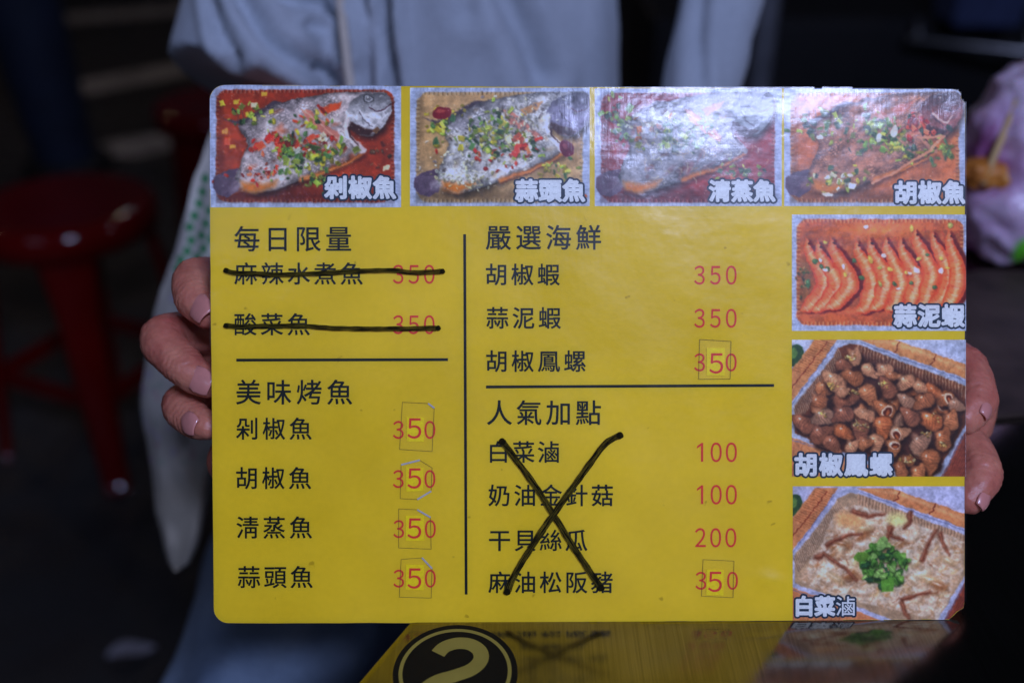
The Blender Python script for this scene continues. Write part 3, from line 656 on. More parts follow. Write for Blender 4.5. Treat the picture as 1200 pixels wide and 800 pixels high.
def fish_photo(rect, org, soup, body_lo, body_hi, head_c, glare_veil, seed, topping, tilt=0.0, label=None, extras=()):
    k = 0.2; cv = Cv(rect, org, k, (150, 160, 205), seed=seed); cv.org_ = org; cv.k_ = k
    L, Rr = (rect[0]-org[0])/k, (rect[2]-org[0])/k; T0 = (rect[1]-org[1])/k
    inner = (L+38, T0+26, Rr-42, 735, 68)
    cv.foil(inner)
    na, nb = cv.nz(260, 5), cv.nz(60, 6)
    sl, d = cv.poly(cv.rr(inner), soup[0], soft=6, fn=lambda X, Y, d: (np.array(soup[0])*(1-na[cvs(cv, X)])[..., None]+np.array(soup[1])*na[cvs(cv, X)][..., None])*(0.8+0.4*nb[cvs(cv, X)])[..., None])
    cv.poly(cv.rr((inner[0], inner[1], inner[0]+40, inner[3], 20)), np.array(soup[0])*.45, .35, 40)
    cv.poly([(inner[0], 640), (inner[2], 690), (inner[2], 735), (inner[0], 735)], np.array(soup[0])*.4, .45, 60)
    cv.crimps(inner, np.array(soup[0])*.5+90, np.array(soup[0])*.35)
    ox = L-30+(cv.r.uniform(-10, 10)); f = lambda pts: [(x+ox, y) for x, y in pts]
    # shadow under fish, tail, body
    body = f([(175, 590), (215, 480), (250, 405), (215, 335), (190, 285), (300, 225), (400, 165), (520, 130), (640, 108), (770, 92), (900, 90), (1040, 86), (1082, 120), (1088, 200), (1050, 290), (980, 350), (905, 345),
              (850, 290), (838, 330), (880, 395), (922, 440), (850, 478), (740, 530), (600, 590), (480, 640), (380, 672), (290, 690), (205, 650)])
    cv.poly([(x+14, y+26) for x, y in body], np.array(soup[0])*.25, .75, 40)
    tail = f([(48, 590), (110, 555), (185, 540), (215, 600), (190, 670), (130, 708), (75, 690), (45, 650)])
    cv.poly(tail, (72, 55, 82), 1, 5)
    for i in range(14):
        a = i/13; cv.line([(ox+190, 590+20*a), (ox+55+40*a, 580+115*a)], 3.5, (125, 105, 130), .5); cv.line([(ox+192, 594+20*a), (ox+60+40*a, 590+112*a)], 3, (35, 22, 40), .5)
    fins = f([(175, 280), (90, 240), (180, 262), (250, 235), (330, 180), (400, 140), (470, 150), (380, 210), (260, 270)])
    cv.poly(fins, (60, 50, 66), .85, 8)
    for i in range(20): x = ox+190+i*42; cv.line([(x, 255-i*8), (x+s_(cv, 18), 205-i*7)], 5, (45, 35, 50), .6)
    lo, hi = np.array(body_lo, float), np.array(body_hi, float); nz1 = cv.nz(34, 8); nz2 = cv.nz(110, 9); nz3 = cv.nz(70, 10)
    def shade(X, Y, d):
        th = R(-24)+.12*np.sin(X/170); u = X*np.cos(th)+Y*np.sin(th); v = -X*np.sin(th)+Y*np.cos(th)
        j = cvs(cv, X); u = u+34*nz1[j]+60*nz2[j]; v = v+26*nz1[j]+50*nz2[j]
        row = np.floor(v/17); sx = (u/19+0.5*(row % 2)) % 1; sy = (v/17) % 1
        sc = np.clip(1.5-3.2*np.hypot(sx-.5, sy-.45), 0, 1)
        up = np.clip((v-(150+ox*0.4+20))/330, 0, 1); up = np.clip(up*1.1-0.05+0.5*(nz2[j]-.5), 0, 1)
        c = lo*(1-up)[..., None]+hi*up[..., None]
        sc = sc*np.clip(3.2*nz3[j]-1.15, 0, 1)+.45*(1-np.clip(3.2*nz3[j]-1.15, 0, 1)); cc = c*(0.62+0.50*sc)[..., None]*(0.50+1.0*nz1[j])[..., None]
        return np.clip(cc*np.clip(0.55+d/60, 0.5, 1.05)[..., None], 0, 240)
    cv.poly(body, lo, 1, 6, fn=shade)
    for _ in range(330):
        x, y = cv.r.uniform(190, 1000), cv.r.uniform(100, 670); t = R(-28)+s_(cv, .5); l = cv.r.uniform(8, 34)
        if cv.sdf(body, cv.box(x+ox, y, x+ox+1, y+1)).mean() < 12: continue
        low = min(1, max(0, (y+x*.35-300)/330)); c = cv.r.choice([lo*.5, lo*.8, hi*1.08, hi*.9, hi*1.15]) if cv.r.random() > low*.5 else hi*1.12
        cv.line([(x+ox, y), (x+ox+l*.5*math.cos(t)-3, y+l*.5*math.sin(t)-3), (x+ox+l*math.cos(t), y+l*math.sin(t))], cv.r.uniform(3, 9), c, .45, 2, 5)
    for _ in range(26):
        x, y = cv.r.uniform(250, 900), cv.r.uniform(180, 600); cv.ell(x+ox, y, cv.r.uniform(12, 46), cv.r.uniform(6, 18), R(-30)+s_(cv, .6), np.array(soup[1])*cv.r.uniform(.6, 1.15), .38, 14)
    # skin splits along the flank where pale flesh shows
    for x, y, w_, l_ in ((250, 610, 30, 110), (420, 575, 34, 130), (350, 350, 22, 90), (540, 480, 30, 120), (640, 300, 18, 100)):
        cv.ell(ox+x, y, l_, w_, R(-28+s_(cv, 14)), hi*1.05, .5, 26)
    cv.poly(f([(205, 610), (330, 625), (430, 600), (400, 645), (300, 690), (215, 665)]), (180, 105, 40), .75, 26)
    cv.line(f([(560, 605), (640, 575), (740, 545), (850, 495), (915, 450)]), 34, (190, 110, 55), .7, 20, 14)
    cv.line(f([(560, 622), (740, 560), (900, 480)]), 6, (70, 35, 25), .6)
    # head
    hc = np.array(head_c, float); hz = cv.nz(22, 12)
    hd = f([(822, 215), (850, 150), (905, 108), (1000, 92), (1060, 95), (1088, 150), (1085, 215), (1050, 285), (985, 335), (930, 325), (860, 285), (825, 250)])
    cv.poly(hd, hc, 1, 5, fn=lambda X, Y, d: hc*(0.62+0.6*hz[cvs(cv, X)])[..., None]*np.clip(0.45+(Y-90)/190, .45, 1.15)[..., None])
    for _ in range(70):
        x, y = cv.r.uniform(830, 1080), cv.r.uniform(100, 320); t = cv.r.uniform(-.4, 1.2); l = cv.r.uniform(10, 34)
        if cv.sdf(hd, cv.box(x+ox, y, x+ox+1, y+1)).mean() > 14: cv.line([(x+ox, y), (x+ox+l*math.cos(t), y+l*math.sin(t))], 7, hc*cv.r.choice([.45, .6, 1.15, 1.25]), .5, 3, 6)
    cv.poly(f([(848, 262), (930, 300), (1000, 315), (960, 345), (890, 340), (845, 300)]), np.array((52, 26, 26)), .9, 10)
    cv.line(f([(905, 195), (930, 240), (985, 285), (1030, 265), (1065, 215)]), 9, hc*1.2, .8); cv.line(f([(900, 205), (925, 250), (975, 292)]), 5, (45, 35, 50), .8)
    cv.line(f([(960, 180), (1000, 205), (1050, 195), (1085, 160)]), 7, (60, 30, 45), .85); cv.line(f([(1000, 215), (1045, 208), (1080, 175)]), 8, hc*1.15, .7)
    cv.ell(ox+955, 128, 34, 22, .1, hc*.35); cv.ell(ox+955, 128, 24, 15, .1, hc*.95); cv.ell(ox+955, 127, 18, 11, 0, hc*.5); cv.ell(ox+950, 123, 5, 4, 0, (205, 205, 215))
    # gill, pectoral fin
    cv.line(f([(835, 225), (822, 290), (840, 350), (890, 400), (920, 430)]), 24, hi*1.05, .9, 40, 8); cv.line(f([(842, 300), (852, 350), (900, 400)]), 14, (50, 25, 28), .85, 6, 5)
    cv.poly(f([(560, 190), (615, 200), (700, 270), (785, 345), (770, 385), (690, 340), (600, 265)]), (175, 110, 105), .9, 6)
    cv.line(f([(575, 200), (680, 285), (770, 365)]), 6, (210, 160, 150), .8); cv.poly(f([(665, 195), (720, 165), (800, 145), (775, 190), (700, 230)]), soup[2], .9, 8)
    for t in topping: cv.bits(int(t[0]*1.7), ox+t[1], t[2], t[3], t[4], R(t[5]), t[6], t[7]*.85, t[8]*.85, *t[9:])
    for fx in extras: fx(cv, ox)
    # sparkle of oil
    for _ in range(160): cv.ell(cv.r.uniform(inner[0]+20, inner[2]-20), cv.r.uniform(inner[1]+20, 715), cv.r.uniform(2, 5), cv.r.uniform(1.5, 3), 0, (215, 205, 210), .55)
    if glare_veil: cv.C = cv.C*(1-glare_veil)+np.array((165, 160, 195))*glare_veil  # film glare painted into the print colours as a pale haze
    clip_outline(cv); return cv.build(label=label)
def cvs(cv, X):
    """slice of the full canvas that a crop X came from"""
    xs = cv.X[0]; i0 = np.searchsorted(xs, X[0, 0]-1e-6); return (slice(cvs.j0, cvs.j0+X.shape[0]), slice(i0, i0+X.shape[1]))
_ob = Cv.box
def _box(s, *a):
    q = _ob(s, *a); cvs.j0 = q[0].start; return q
Cv.box = _box
def s_(cv, a): return cv.r.uniform(-a, a)

o1 = lambda cv, ox: [cv.poly([(x, y), (x+38, y+s_(cv, 12)), (x+34, y+24), (x+2, y+26)], c, 1) for x, y, c in ((272, 155, (225, 200, 180)), (170, 140, (185, 160, 50)), (330, 90, (180, 140, 45)), (100, 310, (200, 140, 70)), (1045, 525, (215, 190, 170)), (148, 395, (205, 150, 50)))]
p1 = fish_photo((246, 100, 470, 243), (240, 90), [(118, 30, 18), (160, 62, 28), (190, 70, 35)], (105, 95, 112), (184, 172, 190), (165, 162, 184), 0, 11,
    [(26, 420, 400, 230, 60, 0, RED, 12, 30), (30, 600, 400, 200, 80, 10, RED, 10, 26), (34, 480, 450, 110, 130, 20, GREEN, 8, 26), (30, 690, 470, 160, 80, -15, YEL+GREEN, 12, 26),
     (10, 640, 420, 200, 120, 0, PALE, 8, 22, 'rect'), (14, 330, 560, 200, 70, -10, RED, 8, 20), (16, 270, 230, 200, 90, 0, GREEN+YEL, 8, 22), (14, 600, 590, 200, 70, 0, GREEN, 9, 26), (16, 620, 270, 160, 90, 0, RED+GREEN+YEL, 8, 22), (8, 1000, 480, 60, 120, 0, [(90, 60, 40), (140, 50, 30)], 10, 22)],
    label='photo of fish in red broth with chopped chillies', extras=(o1,))
caption(p1, '剁椒魚', 381, 230.2, 27.5, 28.3)
pl2 = lambda cv, ox: [(cv.ell(240, 215, 56, 36, -.2, (105, 18, 32)), cv.ell(232, 205, 30, 12, -.2, (150, 60, 60), .6)), (cv.ell(970, 420, 50, 38, 1.0, (92, 30, 55)), cv.ell(960, 410, 22, 12, 1., (130, 70, 90), .6)), (cv.ell(1060, 700, 30, 16, 0, (175, 75, 25)))]
p2 = fish_photo((480.5, 103, 691, 241.5), (470, 90), [(150, 115, 78), (178, 150, 122), (165, 120, 85)], (95, 85, 108), (192, 190, 212), (110, 105, 140), 0, 12,
    [(260, 560, 340, 330, 190, -24, [(190, 190, 205), (205, 200, 185), (165, 160, 170), (120, 110, 120)], 6, 15, 'ell'), (60, 520, 330, 230, 150, -20, GREEN+YEL, 8, 24), (26, 600, 420, 200, 120, 0, GREEN, 9, 24), (14, 520, 470, 220, 110, 0, RED, 8, 18), (16, 680, 390, 120, 70, 0, RED+PALE, 14, 30, 'rect'),
     (40, 330, 600, 200, 60, 8, PALE, 7, 15, 'ell'), (14, 200, 330, 90, 110, 0, GREEN+YEL, 10, 26), (16, 880, 540, 160, 70, 0, GREEN+YEL, 10, 24), (10, 250, 200, 150, 60, 0, YEL, 8, 18)],
    label='photo of fish in pale broth with minced garlic', extras=(pl2,))
caption(p2, '蒜頭魚', 604.5, 233.6, 27, 27.6)
def shreds(cv, ox):
    for _ in range(120):
        x, y = cv.r.gauss(540, 200)+0, cv.r.gauss(380, 120); a = cv.r.uniform(0, 3.14); l = cv.r.uniform(20, 60)
        cv.line([(x, y), (x+l*.5*math.cos(a), y+l*.5*math.sin(a)+s_(cv, 6)), (x+l*math.cos(a+.3), y+l*math.sin(a+.3))], 4.5, cv.r.choice([(175, 160, 150), (190, 180, 165), (150, 150, 120), (170, 130, 110)]), .8)
p3 = fish_photo((697, 104, 916, 241.5), (690, 90), [(112, 28, 38), (140, 48, 50), (150, 80, 60)], (82, 86, 98), (128, 126, 146), (110, 116, 136), 0.04, 13,
    [(50, 560, 340, 230, 110, -10, GREEN+[(90, 125, 100)], 8, 26), (12, 300, 250, 220, 80, 0, PALE, 14, 30, 'rect'), (8, 320, 300, 180, 120, 0, [(190, 100, 40)], 14, 26, 'ell'), (20, 180, 270, 80, 160, 0, GREEN, 10, 28), (14, 850, 540, 200, 60, 0, GREEN+[(160, 80, 60)], 10, 24)],
    label='photo of fish with shredded ginger and spring onion', extras=(shreds,))
caption(p3, '清蒸魚', 831.5, 233.6, 26, 26)
def o4(cv, ox):
    for x, y, w_, h_ in ((600, 355, 17, 28), (690, 320, 20, 36), (255, 355, 20, 15), (430, 575, 20, 10), (300, 690, 32, 14)): cv.ell(x, y, w_, h_, .1, (200, 195, 205))
    cv.line([(920, 215), (960, 260), (1000, 270), (1030, 230)], 12, (195, 165, 170), .8); cv.line([(830, 355), (980, 350), (900, 430), (700, 560), (560, 620)], 16, (195, 130, 105), .7)
p4 = fish_photo((919, 104, 1132, 241.5), (910, 90), [(165, 88, 42), (170, 98, 62), (170, 90, 70)], (110, 78, 76), (165, 112, 96), (115, 66, 70), 0.03, 14,
    [(50, 590, 330, 200, 120, -10, GREEN, 9, 28), (30, 740, 400, 120, 100, 0, GREEN+YEL, 9, 26), (16, 280, 290, 200, 160, 0, GREEN, 14, 30), (20, 820, 280, 120, 80, 0, RED+[(190, 110, 90)], 10, 30), (14, 950, 420, 110, 110, 0, GREEN, 14, 30, 'ell'), (20, 350, 590, 220, 70, 0, GREEN+YEL+PALE, 10, 26)],
    label='photo of fish in orange pepper broth', extras=(o4,))
caption(p4, '胡椒魚', 1049, 236, 27.5, 28.2)

# --- prawns
cv = Cv((928, 251.5, 1132, 387.5), (910, 240), 0.2, (150, 160, 205), seed=15); inner = (118, 84, 1095, 705, 66)
cv.foil((118, 84, 1080, 705, 66)); na = cv.nz(200, 5); nb = cv.nz(40, 6)
cv.poly(cv.rr(inner), 0, soft=6, fn=lambda X, Y, d: (np.array((158, 72, 40))*(1-na[cvs(cv, X)])[..., None]+np.array((192, 104, 60))*na[cvs(cv, X)][..., None])*(0.8+0.4*nb[cvs(cv, X)])[..., None]*np.where((Y > 150) & (Y < 640), 0.86, 1.0)[..., None])
cv.ell(600, 150, 320, 50, 0, (215, 120, 50), .6, 40); cv.crimps(inner, (205, 150, 110), (130, 50, 30), 24, 18)
cv.poly([(130, 300), (200, 330), (215, 560), (135, 560)], (135, 85, 50), .8, 30); cv.bits(26, 165, 430, 40, 130, 0, [(95, 75, 50), (150, 120, 80), (60, 75, 40)], 5, 12)
cv.poly([(130, 575), (420, 600), (700, 600), (1085, 560), (1080, 610), (700, 635), (260, 650)], (190, 92, 54), .8, 24)
prawns = [(175, 205), (245, 225), (320, 200), (470, 215), (545, 205), (635, 200), (725, 205), (810, 155), (915, 165), (1005, 160)]
for i, (x, y) in enumerate(prawns):
    bul = 108 if i < 3 else 95; k_ = 1.0; top = y; bot = 600-cv.r.uniform(0, 26); x_e = x+(30 if i < 3 else 60 if i < 8 else 20)-(30 if i == 9 else 0)
    pts = [(x, top), (x+10, top+60), (x+50, top+130), (x+bul-10, top+210), (x+bul, top+270), (x+bul-20, bot-70), (x_e, bot-10), (x_e-55, bot+25)]
    if i == 9: pts = [(x, top), (x+15, top+80), (x+40, top+160), (x+55, top+240), (x+50, top+320), (x+20, bot-20), (x-20, bot+5)]
    q = []
    for j in range(len(pts)-1):
        p0, p1_, p2_, p3_ = pts[max(j-1, 0)], pts[j], pts[j+1], pts[min(j+2, len(pts)-1)]
        for t in (0, .34, .67): q.append(tuple(.5*(2*p1_[d]+(p2_[d]-p0[d])*t+(2*p0[d]-5*p1_[d]+4*p2_[d]-p3_[d])*t*t+(3*p1_[d]-p0[d]-3*p2_[d]+p3_[d])*t**3) for d in (0, 1)))
    pts = q+[pts[-1]]; dark = (90, 14, 6)
    def body_(off, wmul, col, a=1.0, soft=None):
        n_ = len(pts)-1; ws = 1.38*np.interp(np.arange(n_+1)/n_, [0, .18, .45, .68, .88, 1], [8, 44, 74, 80, 60, 16])
        for j in range(n_): cv.line([(pts[j][0]+off, pts[j][1]), (pts[j+1][0]+off, pts[j+1][1])], ws[j]*wmul, col, a, ws[j+1]*wmul, soft)
    body_(16, 1.2, dark, .75, 12); body_(0, 1.0, (196, 74, 38)); body_(-3, .66, (216, 108, 64), .75, 12); body_(4, .24, (238, 168, 136), .5, 14)
    for j in range(1, 12):
        t = j/12*(len(pts)-1); a = int(t); fr_ = t-a; X = pts[a][0]+(pts[a+1][0]-pts[a][0])*fr_; Y = pts[a][1]+(pts[a+1][1]-pts[a][1])*fr_
        dx, dy = pts[a+1][0]-pts[a][0], pts[a+1][1]-pts[a][1]; L_ = math.hypot(dx, dy); nx_, ny_ = -dy/L_, dx/L_; ww = 34
        cv.line([(X-nx_*ww, Y-ny_*ww), (X+dx/L_*9, Y+dy/L_*9), (X+nx_*ww, Y+ny_*ww)], 5, (150, 34, 16), .38); cv.line([(X-nx_*ww*.5+dx/L_*8, Y-ny_*ww*.5+dy/L_*8), (X+nx_*ww*.3+dx/L_*12, Y+ny_*ww*.3+dy/L_*12)], 9, (244, 205, 190), .6, 4, 8)
    cv.line([(x, top), (x-10, top-35)], 6, (200, 90, 50), .8, 2); cv.ell(x+16, top+22, 8, 7, 0, (40, 15, 15), .8); cv.line([(x+20, top+20), (x+60, top-10), (x+75, top+40)], 3, (150, 40, 20), .7)
for x, y, w_, h_, r_, c in ((225, 330, 28, 20, .2, 'g'), (262, 360, 24, 16, .6, 'g'), (300, 375, 26, 18, .9, 'g'), (258, 327, 14, 15, 0, 'w'), (285, 382, 26, 12, .2, 'w'), (392, 365, 14, 24, 0, 'w'), (405, 410, 20, 18, .3, 'y'), (455, 325, 20, 20, 0, 'g'), (495, 425, 24, 18, .6, 'g'), (548, 320, 18, 34, -.2, 'y'),
        (630, 297, 20, 18, 0, 'w'), (605, 370, 18, 16, 0, 'l'), (665, 380, 28, 14, .7, 'y'), (690, 462, 18, 14, .7, 'g'), (712, 487, 22, 10, 0, 'w'), (820, 385, 34, 18, .7, 'w'), (780, 400, 14, 14, 0, 'w'), (785, 458, 18, 18, 0, 'g'), (835, 315, 24, 14, -.6, 'y'), (885, 292, 16, 14, 0, 'g'), (970, 315, 18, 16, 0, 'y'), (960, 385, 20, 24, 0, 'w'),
        (925, 480, 20, 16, .2, 'g'), (790, 140, 14, 26, 0, 'y'), (1015, 120, 26, 22, 0, 'l'), (285, 220, 18, 14, .4, 'y'), (522, 128, 24, 16, 0, 'w'), (605, 465, 14, 26, -.3, 'l'), (760, 400, 12, 14, 0, 'y'), (1000, 370, 22, 8, 0, 'y'), (185, 460, 22, 40, .1, 'g')):
    w_ *= .72; h_ *= .72; c = {'g': (60, 95, 62), 'w': (215, 210, 220), 'y': (185, 165, 75), 'l': (140, 145, 75)}[c]; cv.ell(x+4, y+5, w_, h_, r_, (90, 30, 15), .5, 8); cv.ell(x, y, w_, h_, r_, c); cv.ell(x-w_*.2, y-h_*.25, w_*.5, h_*.4, r_, np.minimum(np.array(c)*1.25+15, 250), .6)
cv.mod(10, .12, 44); cv.org_, cv.k_ = (910, 240), .2; p5 = cv.build(label='photo of orange prawns in a row in broth'); caption(p5, '蒜泥蝦', 1048, 380, 27, 28)

# --- shared backdrop of the two tilted tray photos
def tray_scene(rect, org, k, seed, dark_in):
    cv = Cv(rect, org, k, (160, 165, 205), seed=seed); cv.org_, cv.k_ = org, k
    cv.C *= (0.94+0.12*cv.nz(120, 2))[..., None]
    cv.ell(95, 140, 42, 58, .2, (40, 70, 45)); cv.ell(88, 128, 20, 30, .2, (80, 115, 60), .7)
    mat = [(210, 55), (290, 55), (80, 330), (80, 200)]; cv.poly([(200, 50), (320, 50), (75, 420), (75, 215)], (176, 120, 84))
    for i in range(16):
        t = i/15; x, y = 200-120*t+10, 50+165*t; cv.line([(x, y), (x+120, y+45)], 3, (120, 58, 28), .7)
    for i in range(9): y = 70+i*28; x = 262-i*22; cv.line([(x, y), (x-5, y+14), (x-22, y+28)], 5, (95, 30, 20), .8)
    cv.poly([(420, 52), (600, 52), (985, 185), (985, 275), (640, 140)], (178, 120, 82)); cv.poly([(470, 60), (640, 66), (985, 205), (985, 225), (640, 95)], (200, 152, 112), .7, 14); cv.poly([(560, 110), (985, 262), (985, 275), (640, 145)], (130, 65, 35), .6, 14)
    for x, y in ((640, 70), (830, 135)): cv.line([(x, y), (x-12, y+22), (x-8, y+34), (x-30, y+52)], 6, (95, 35, 25), .85)
    cv.poly([(985, 520), (985, 780), (820, 780)], (125, 60, 48)); 
    for i in range(8): cv.line([(985, 570+i*26), (880, 800+i*26)], 4, (80, 32, 28), .6)
    cv.poly([(75, 560), (75, 800), (700, 800)], (176, 116, 84)); 
    for i in range(14): cv.line([(90+i*40, 600+i*14), (80+i*40, 800)], 4, (135, 70, 40), .6)
    rim_ = [(75, 385), (235, 180), (300, 80), (370, 55), (440, 62), (985, 262), (985, 530), (850, 780), (640, 780), (340, 655), (75, 565)]
    cv.poly(rim_, (150, 158, 195)); nz_ = cv.nz(14, 4)
    cv.poly(rim_, 0, 1, fn=lambda X, Y, d: np.array((150, 158, 198))*(0.8+0.4*nz_[cvs(cv, X)])[..., None])
    for a, b in (((75, 400), (300, 90)), ((440, 72), (985, 275)), ((75, 578), (345, 662)), ((975, 560), (860, 775))): cv.line([a, b], 5, (90, 100, 150), .7)
    inn = [(95, 400), (250, 205), (320, 105), (380, 78), (430, 84), (985, 300), (985, 500), (960, 540), (815, 770), (660, 760), (350, 640), (95, 545)]
    cv.poly(inn, dark_in, 1, 6)
    for i in range(34):   # fluted walls
        t = i/33; x, y = 320-235*t, 110+300*t; cv.line([(x, y), (x+26, y+78)], 5, (168, 150, 140), .6); cv.line([(x+5, y+5), (x+32, y+80)], 4, (85, 58, 46), .55)
        t2 = i/33; x, y = 425+560*t2, 86+212*t2; cv.line([(x, y), (x-4, y+62)], 6, (185, 150, 130), .6); cv.line([(x+8, y+3), (x+5, y+64)], 5, (105, 70, 55), .5)
    return cv, inn
# --- sea snails
cv, inn = tray_scene((928, 398, 1131.8, 558), (910, 385), 0.225, 16, (98, 52, 36))
cv.poly([(110, 520), (230, 340), (330, 200), (440, 130), (960, 330), (975, 500), (800, 760), (350, 630)], (62, 32, 26), .85, 40)
sn = [(410, 150, 42), (345, 190, 40), (485, 220, 44), (565, 220, 44), (305, 275, 62), (400, 255, 52), (600, 250, 34), (675, 280, 48), (755, 305, 40), (820, 330, 42), (880, 370, 46), (480, 345, 56), (580, 310, 54), (680, 380, 48), (770, 380, 52), (935, 400, 42),
      (225, 390, 54), (355, 370, 58), (560, 420, 56), (140, 495, 56), (245, 460, 56), (350, 450, 54), (465, 450, 48), (805, 480, 60), (910, 480, 48), (700, 460, 52), (555, 515, 58), (640, 545, 50), (235, 550, 58), (350, 540, 48), (440, 530, 60), (750, 600, 60), (870, 580, 56), (290, 600, 50), (395, 615, 40), (515, 600, 50), (610, 620, 48),
      (800, 690, 62), (680, 690, 36), (650, 735, 42), (740, 760, 48), (460, 600, 36), (345, 330, 30)]
for _ in range(40): sn.insert(cv.r.randrange(0, 18), (cv.r.uniform(230, 900), cv.r.uniform(300, 640), cv.r.uniform(38, 50)))
for i, (x, y, r_) in enumerate(sn):
    a = cv.r.uniform(0, 6.28); base = np.array(cv.r.choice([(152, 90, 60), (168, 104, 72), (134, 80, 62), (182, 126, 100), (150, 108, 92), (172, 96, 60)]), float)
    r_ *= 1.1; ca, sa = math.cos(a), math.sin(a); tail_ = (x-ca*r_*.25, y-sa*r_*.25); tip_ = (x+ca*r_*.98, y+sa*r_*.98)
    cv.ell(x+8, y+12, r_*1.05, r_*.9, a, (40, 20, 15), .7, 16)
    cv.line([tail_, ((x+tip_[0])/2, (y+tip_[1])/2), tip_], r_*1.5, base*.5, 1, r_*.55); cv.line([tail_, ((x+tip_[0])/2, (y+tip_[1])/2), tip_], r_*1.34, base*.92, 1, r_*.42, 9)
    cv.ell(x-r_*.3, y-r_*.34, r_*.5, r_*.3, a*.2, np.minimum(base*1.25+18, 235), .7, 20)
    for q in (-.45, -.2, .05, .27, .46, .64, .8):
        w_ = r_*(.74-.66*(q+.3)/1.2); cx_, cy_ = x+ca*r_*q, y+sa*r_*q
        cv.line([(cx_+sa*w_, cy_-ca*w_), (cx_+ca*r_*.12, cy_+sa*r_*.12), (cx_-sa*w_, cy_+ca*w_)], 5, base*.5, .38); cv.line([(cx_+sa*w_*.6+ca*6, cy_-ca*w_*.6+sa*6), (cx_+ca*r_*.12+ca*7, cy_+sa*r_*.12+sa*7), (cx_-sa*w_*.5, cy_+ca*w_*.5)], 4, np.minimum(base*1.3, 235), .3)
    if i % 9 == 4:
        cv.ell(x-ca*r_*.3, y-sa*r_*.3, r_*.56, r_*.44, a+1.3, (205, 172, 160)); cv.ell(x-ca*r_*.3+3, y-sa*r_*.3+3, r_*.42, r_*.31, a+1.3, (80, 34, 24)); cv.ell(x-ca*r_*.3+3, y-sa*r_*.3+8, r_*.26, r_*.14, a+1.3, (160, 84, 50), .9)
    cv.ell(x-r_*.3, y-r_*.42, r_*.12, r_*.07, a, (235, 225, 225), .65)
for cx_, cy_ in ((375, 150), (300, 300), (240, 440), (410, 500), (820, 450), (870, 590), (450, 510), (690, 680), (400, 330), (780, 535), (560, 290)): cv.bits(9, cx_, cy_, 34, 26, 0, [(205, 175, 105), (190, 150, 80), (215, 195, 150), (160, 110, 60)], 3, 9)
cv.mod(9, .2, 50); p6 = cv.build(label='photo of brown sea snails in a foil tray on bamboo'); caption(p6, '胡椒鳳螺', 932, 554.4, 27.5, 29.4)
# --- braised cabbage
cv, inn = tray_scene((929, 569.5, 1130.8, 726.3), (910, 560), 0.2249, 17, (150, 128, 110))
pl = [(125, 520), (230, 345), (300, 190), (400, 125), (960, 320), (970, 480), (840, 740), (350, 625), (170, 560)]
na = cv.nz(90, 21); nb = cv.nz(26, 22); nc_ = cv.nz(44, 23)
def cab(X, Y, d):
    j = cvs(cv, X); a = na[j]; b = nb[j]; st_ = np.abs(np.sin(9*a+4*b)); t = np.clip(st_*.45+b*.45+nc_[j]*.35, 0, 1)[..., None]
    return np.array((138, 98, 66))*(1-t)+np.array((198, 190, 188))*t
cv.poly(pl, 0, 1, 12, fn=cab)
for _ in range(170):
    x, y = cv.r.uniform(150, 960), cv.r.uniform(160, 720); t = cv.r.uniform(-.8, .5); l = cv.r.uniform(18, 60); c = cv.r.choice([(205, 200, 198), (198, 188, 165), (212, 208, 212), (185, 155, 115), (160, 118, 80)])
    if cv.sdf(pl, cv.box(x, y, x+1, y+1)).mean() < 26: continue
    cv.line([(x, y), (x+l*.5*math.cos(t), y+l*.5*math.sin(t)-6), (x+l*math.cos(t), y+l*math.sin(t))], cv.r.uniform(8, 20), c, .55, 5, 9)
for _ in range(60):
    x, y = cv.r.uniform(200, 940), cv.r.uniform(180, 690)
    if cv.sdf(pl, cv.box(x, y, x+1, y+1)).mean() < 30: continue
    t = cv.r.uniform(0, 3.1); l = cv.r.uniform(12, 50); cv.line([(x, y), (x+l*.6*math.cos(t)+6, y+l*.6*math.sin(t)), (x+l*math.cos(t), y+l*math.sin(t))], 9, cv.r.choice([(140, 80, 42), (120, 62, 40), (150, 100, 55)]), .5, 3, 5)
for _ in range(46):
    x, y = cv.r.uniform(180, 930), cv.r.uniform(170, 680)
    if cv.sdf(pl, cv.box(x, y, x+1, y+1)).mean() < 45: continue
    t = cv.r.uniform(-1, 1); l = cv.r.uniform(24, 60); c = cv.r.choice([(212, 206, 206), (200, 190, 176), (190, 172, 140), (140, 96, 66), (160, 112, 74)])
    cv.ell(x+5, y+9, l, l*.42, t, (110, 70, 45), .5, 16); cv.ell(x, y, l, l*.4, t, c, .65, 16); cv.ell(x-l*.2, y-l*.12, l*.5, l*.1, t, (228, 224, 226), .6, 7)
cv.ell(380, 215, 80, 46, .1, (192, 150, 110), .8, 26); cv.ell(630, 215, 60, 36, .2, (205, 200, 150), .7, 20)
for a in ([(265, 350), (310, 320), (370, 295), (440, 290)], [(210, 410), (250, 395), (300, 430), (360, 470), (420, 530)], [(760, 430), (785, 350), (830, 270)], [(850, 290), (870, 340), (900, 400)], [(655, 630), (720, 612), (800, 595)], [(650, 650), (670, 700), (690, 730)], [(590, 260), (600, 300), (660, 320)], [(600, 260), (580, 310)], [(400, 170), (480, 200), (560, 185)], [(700, 185), (690, 240), (660, 260)]):
    cv.line(a, 30, (100, 54, 40), .8, 16, 11); cv.line([(x-3, y-5) for x, y in a], 9, (165, 112, 92), .6, 4, 6)
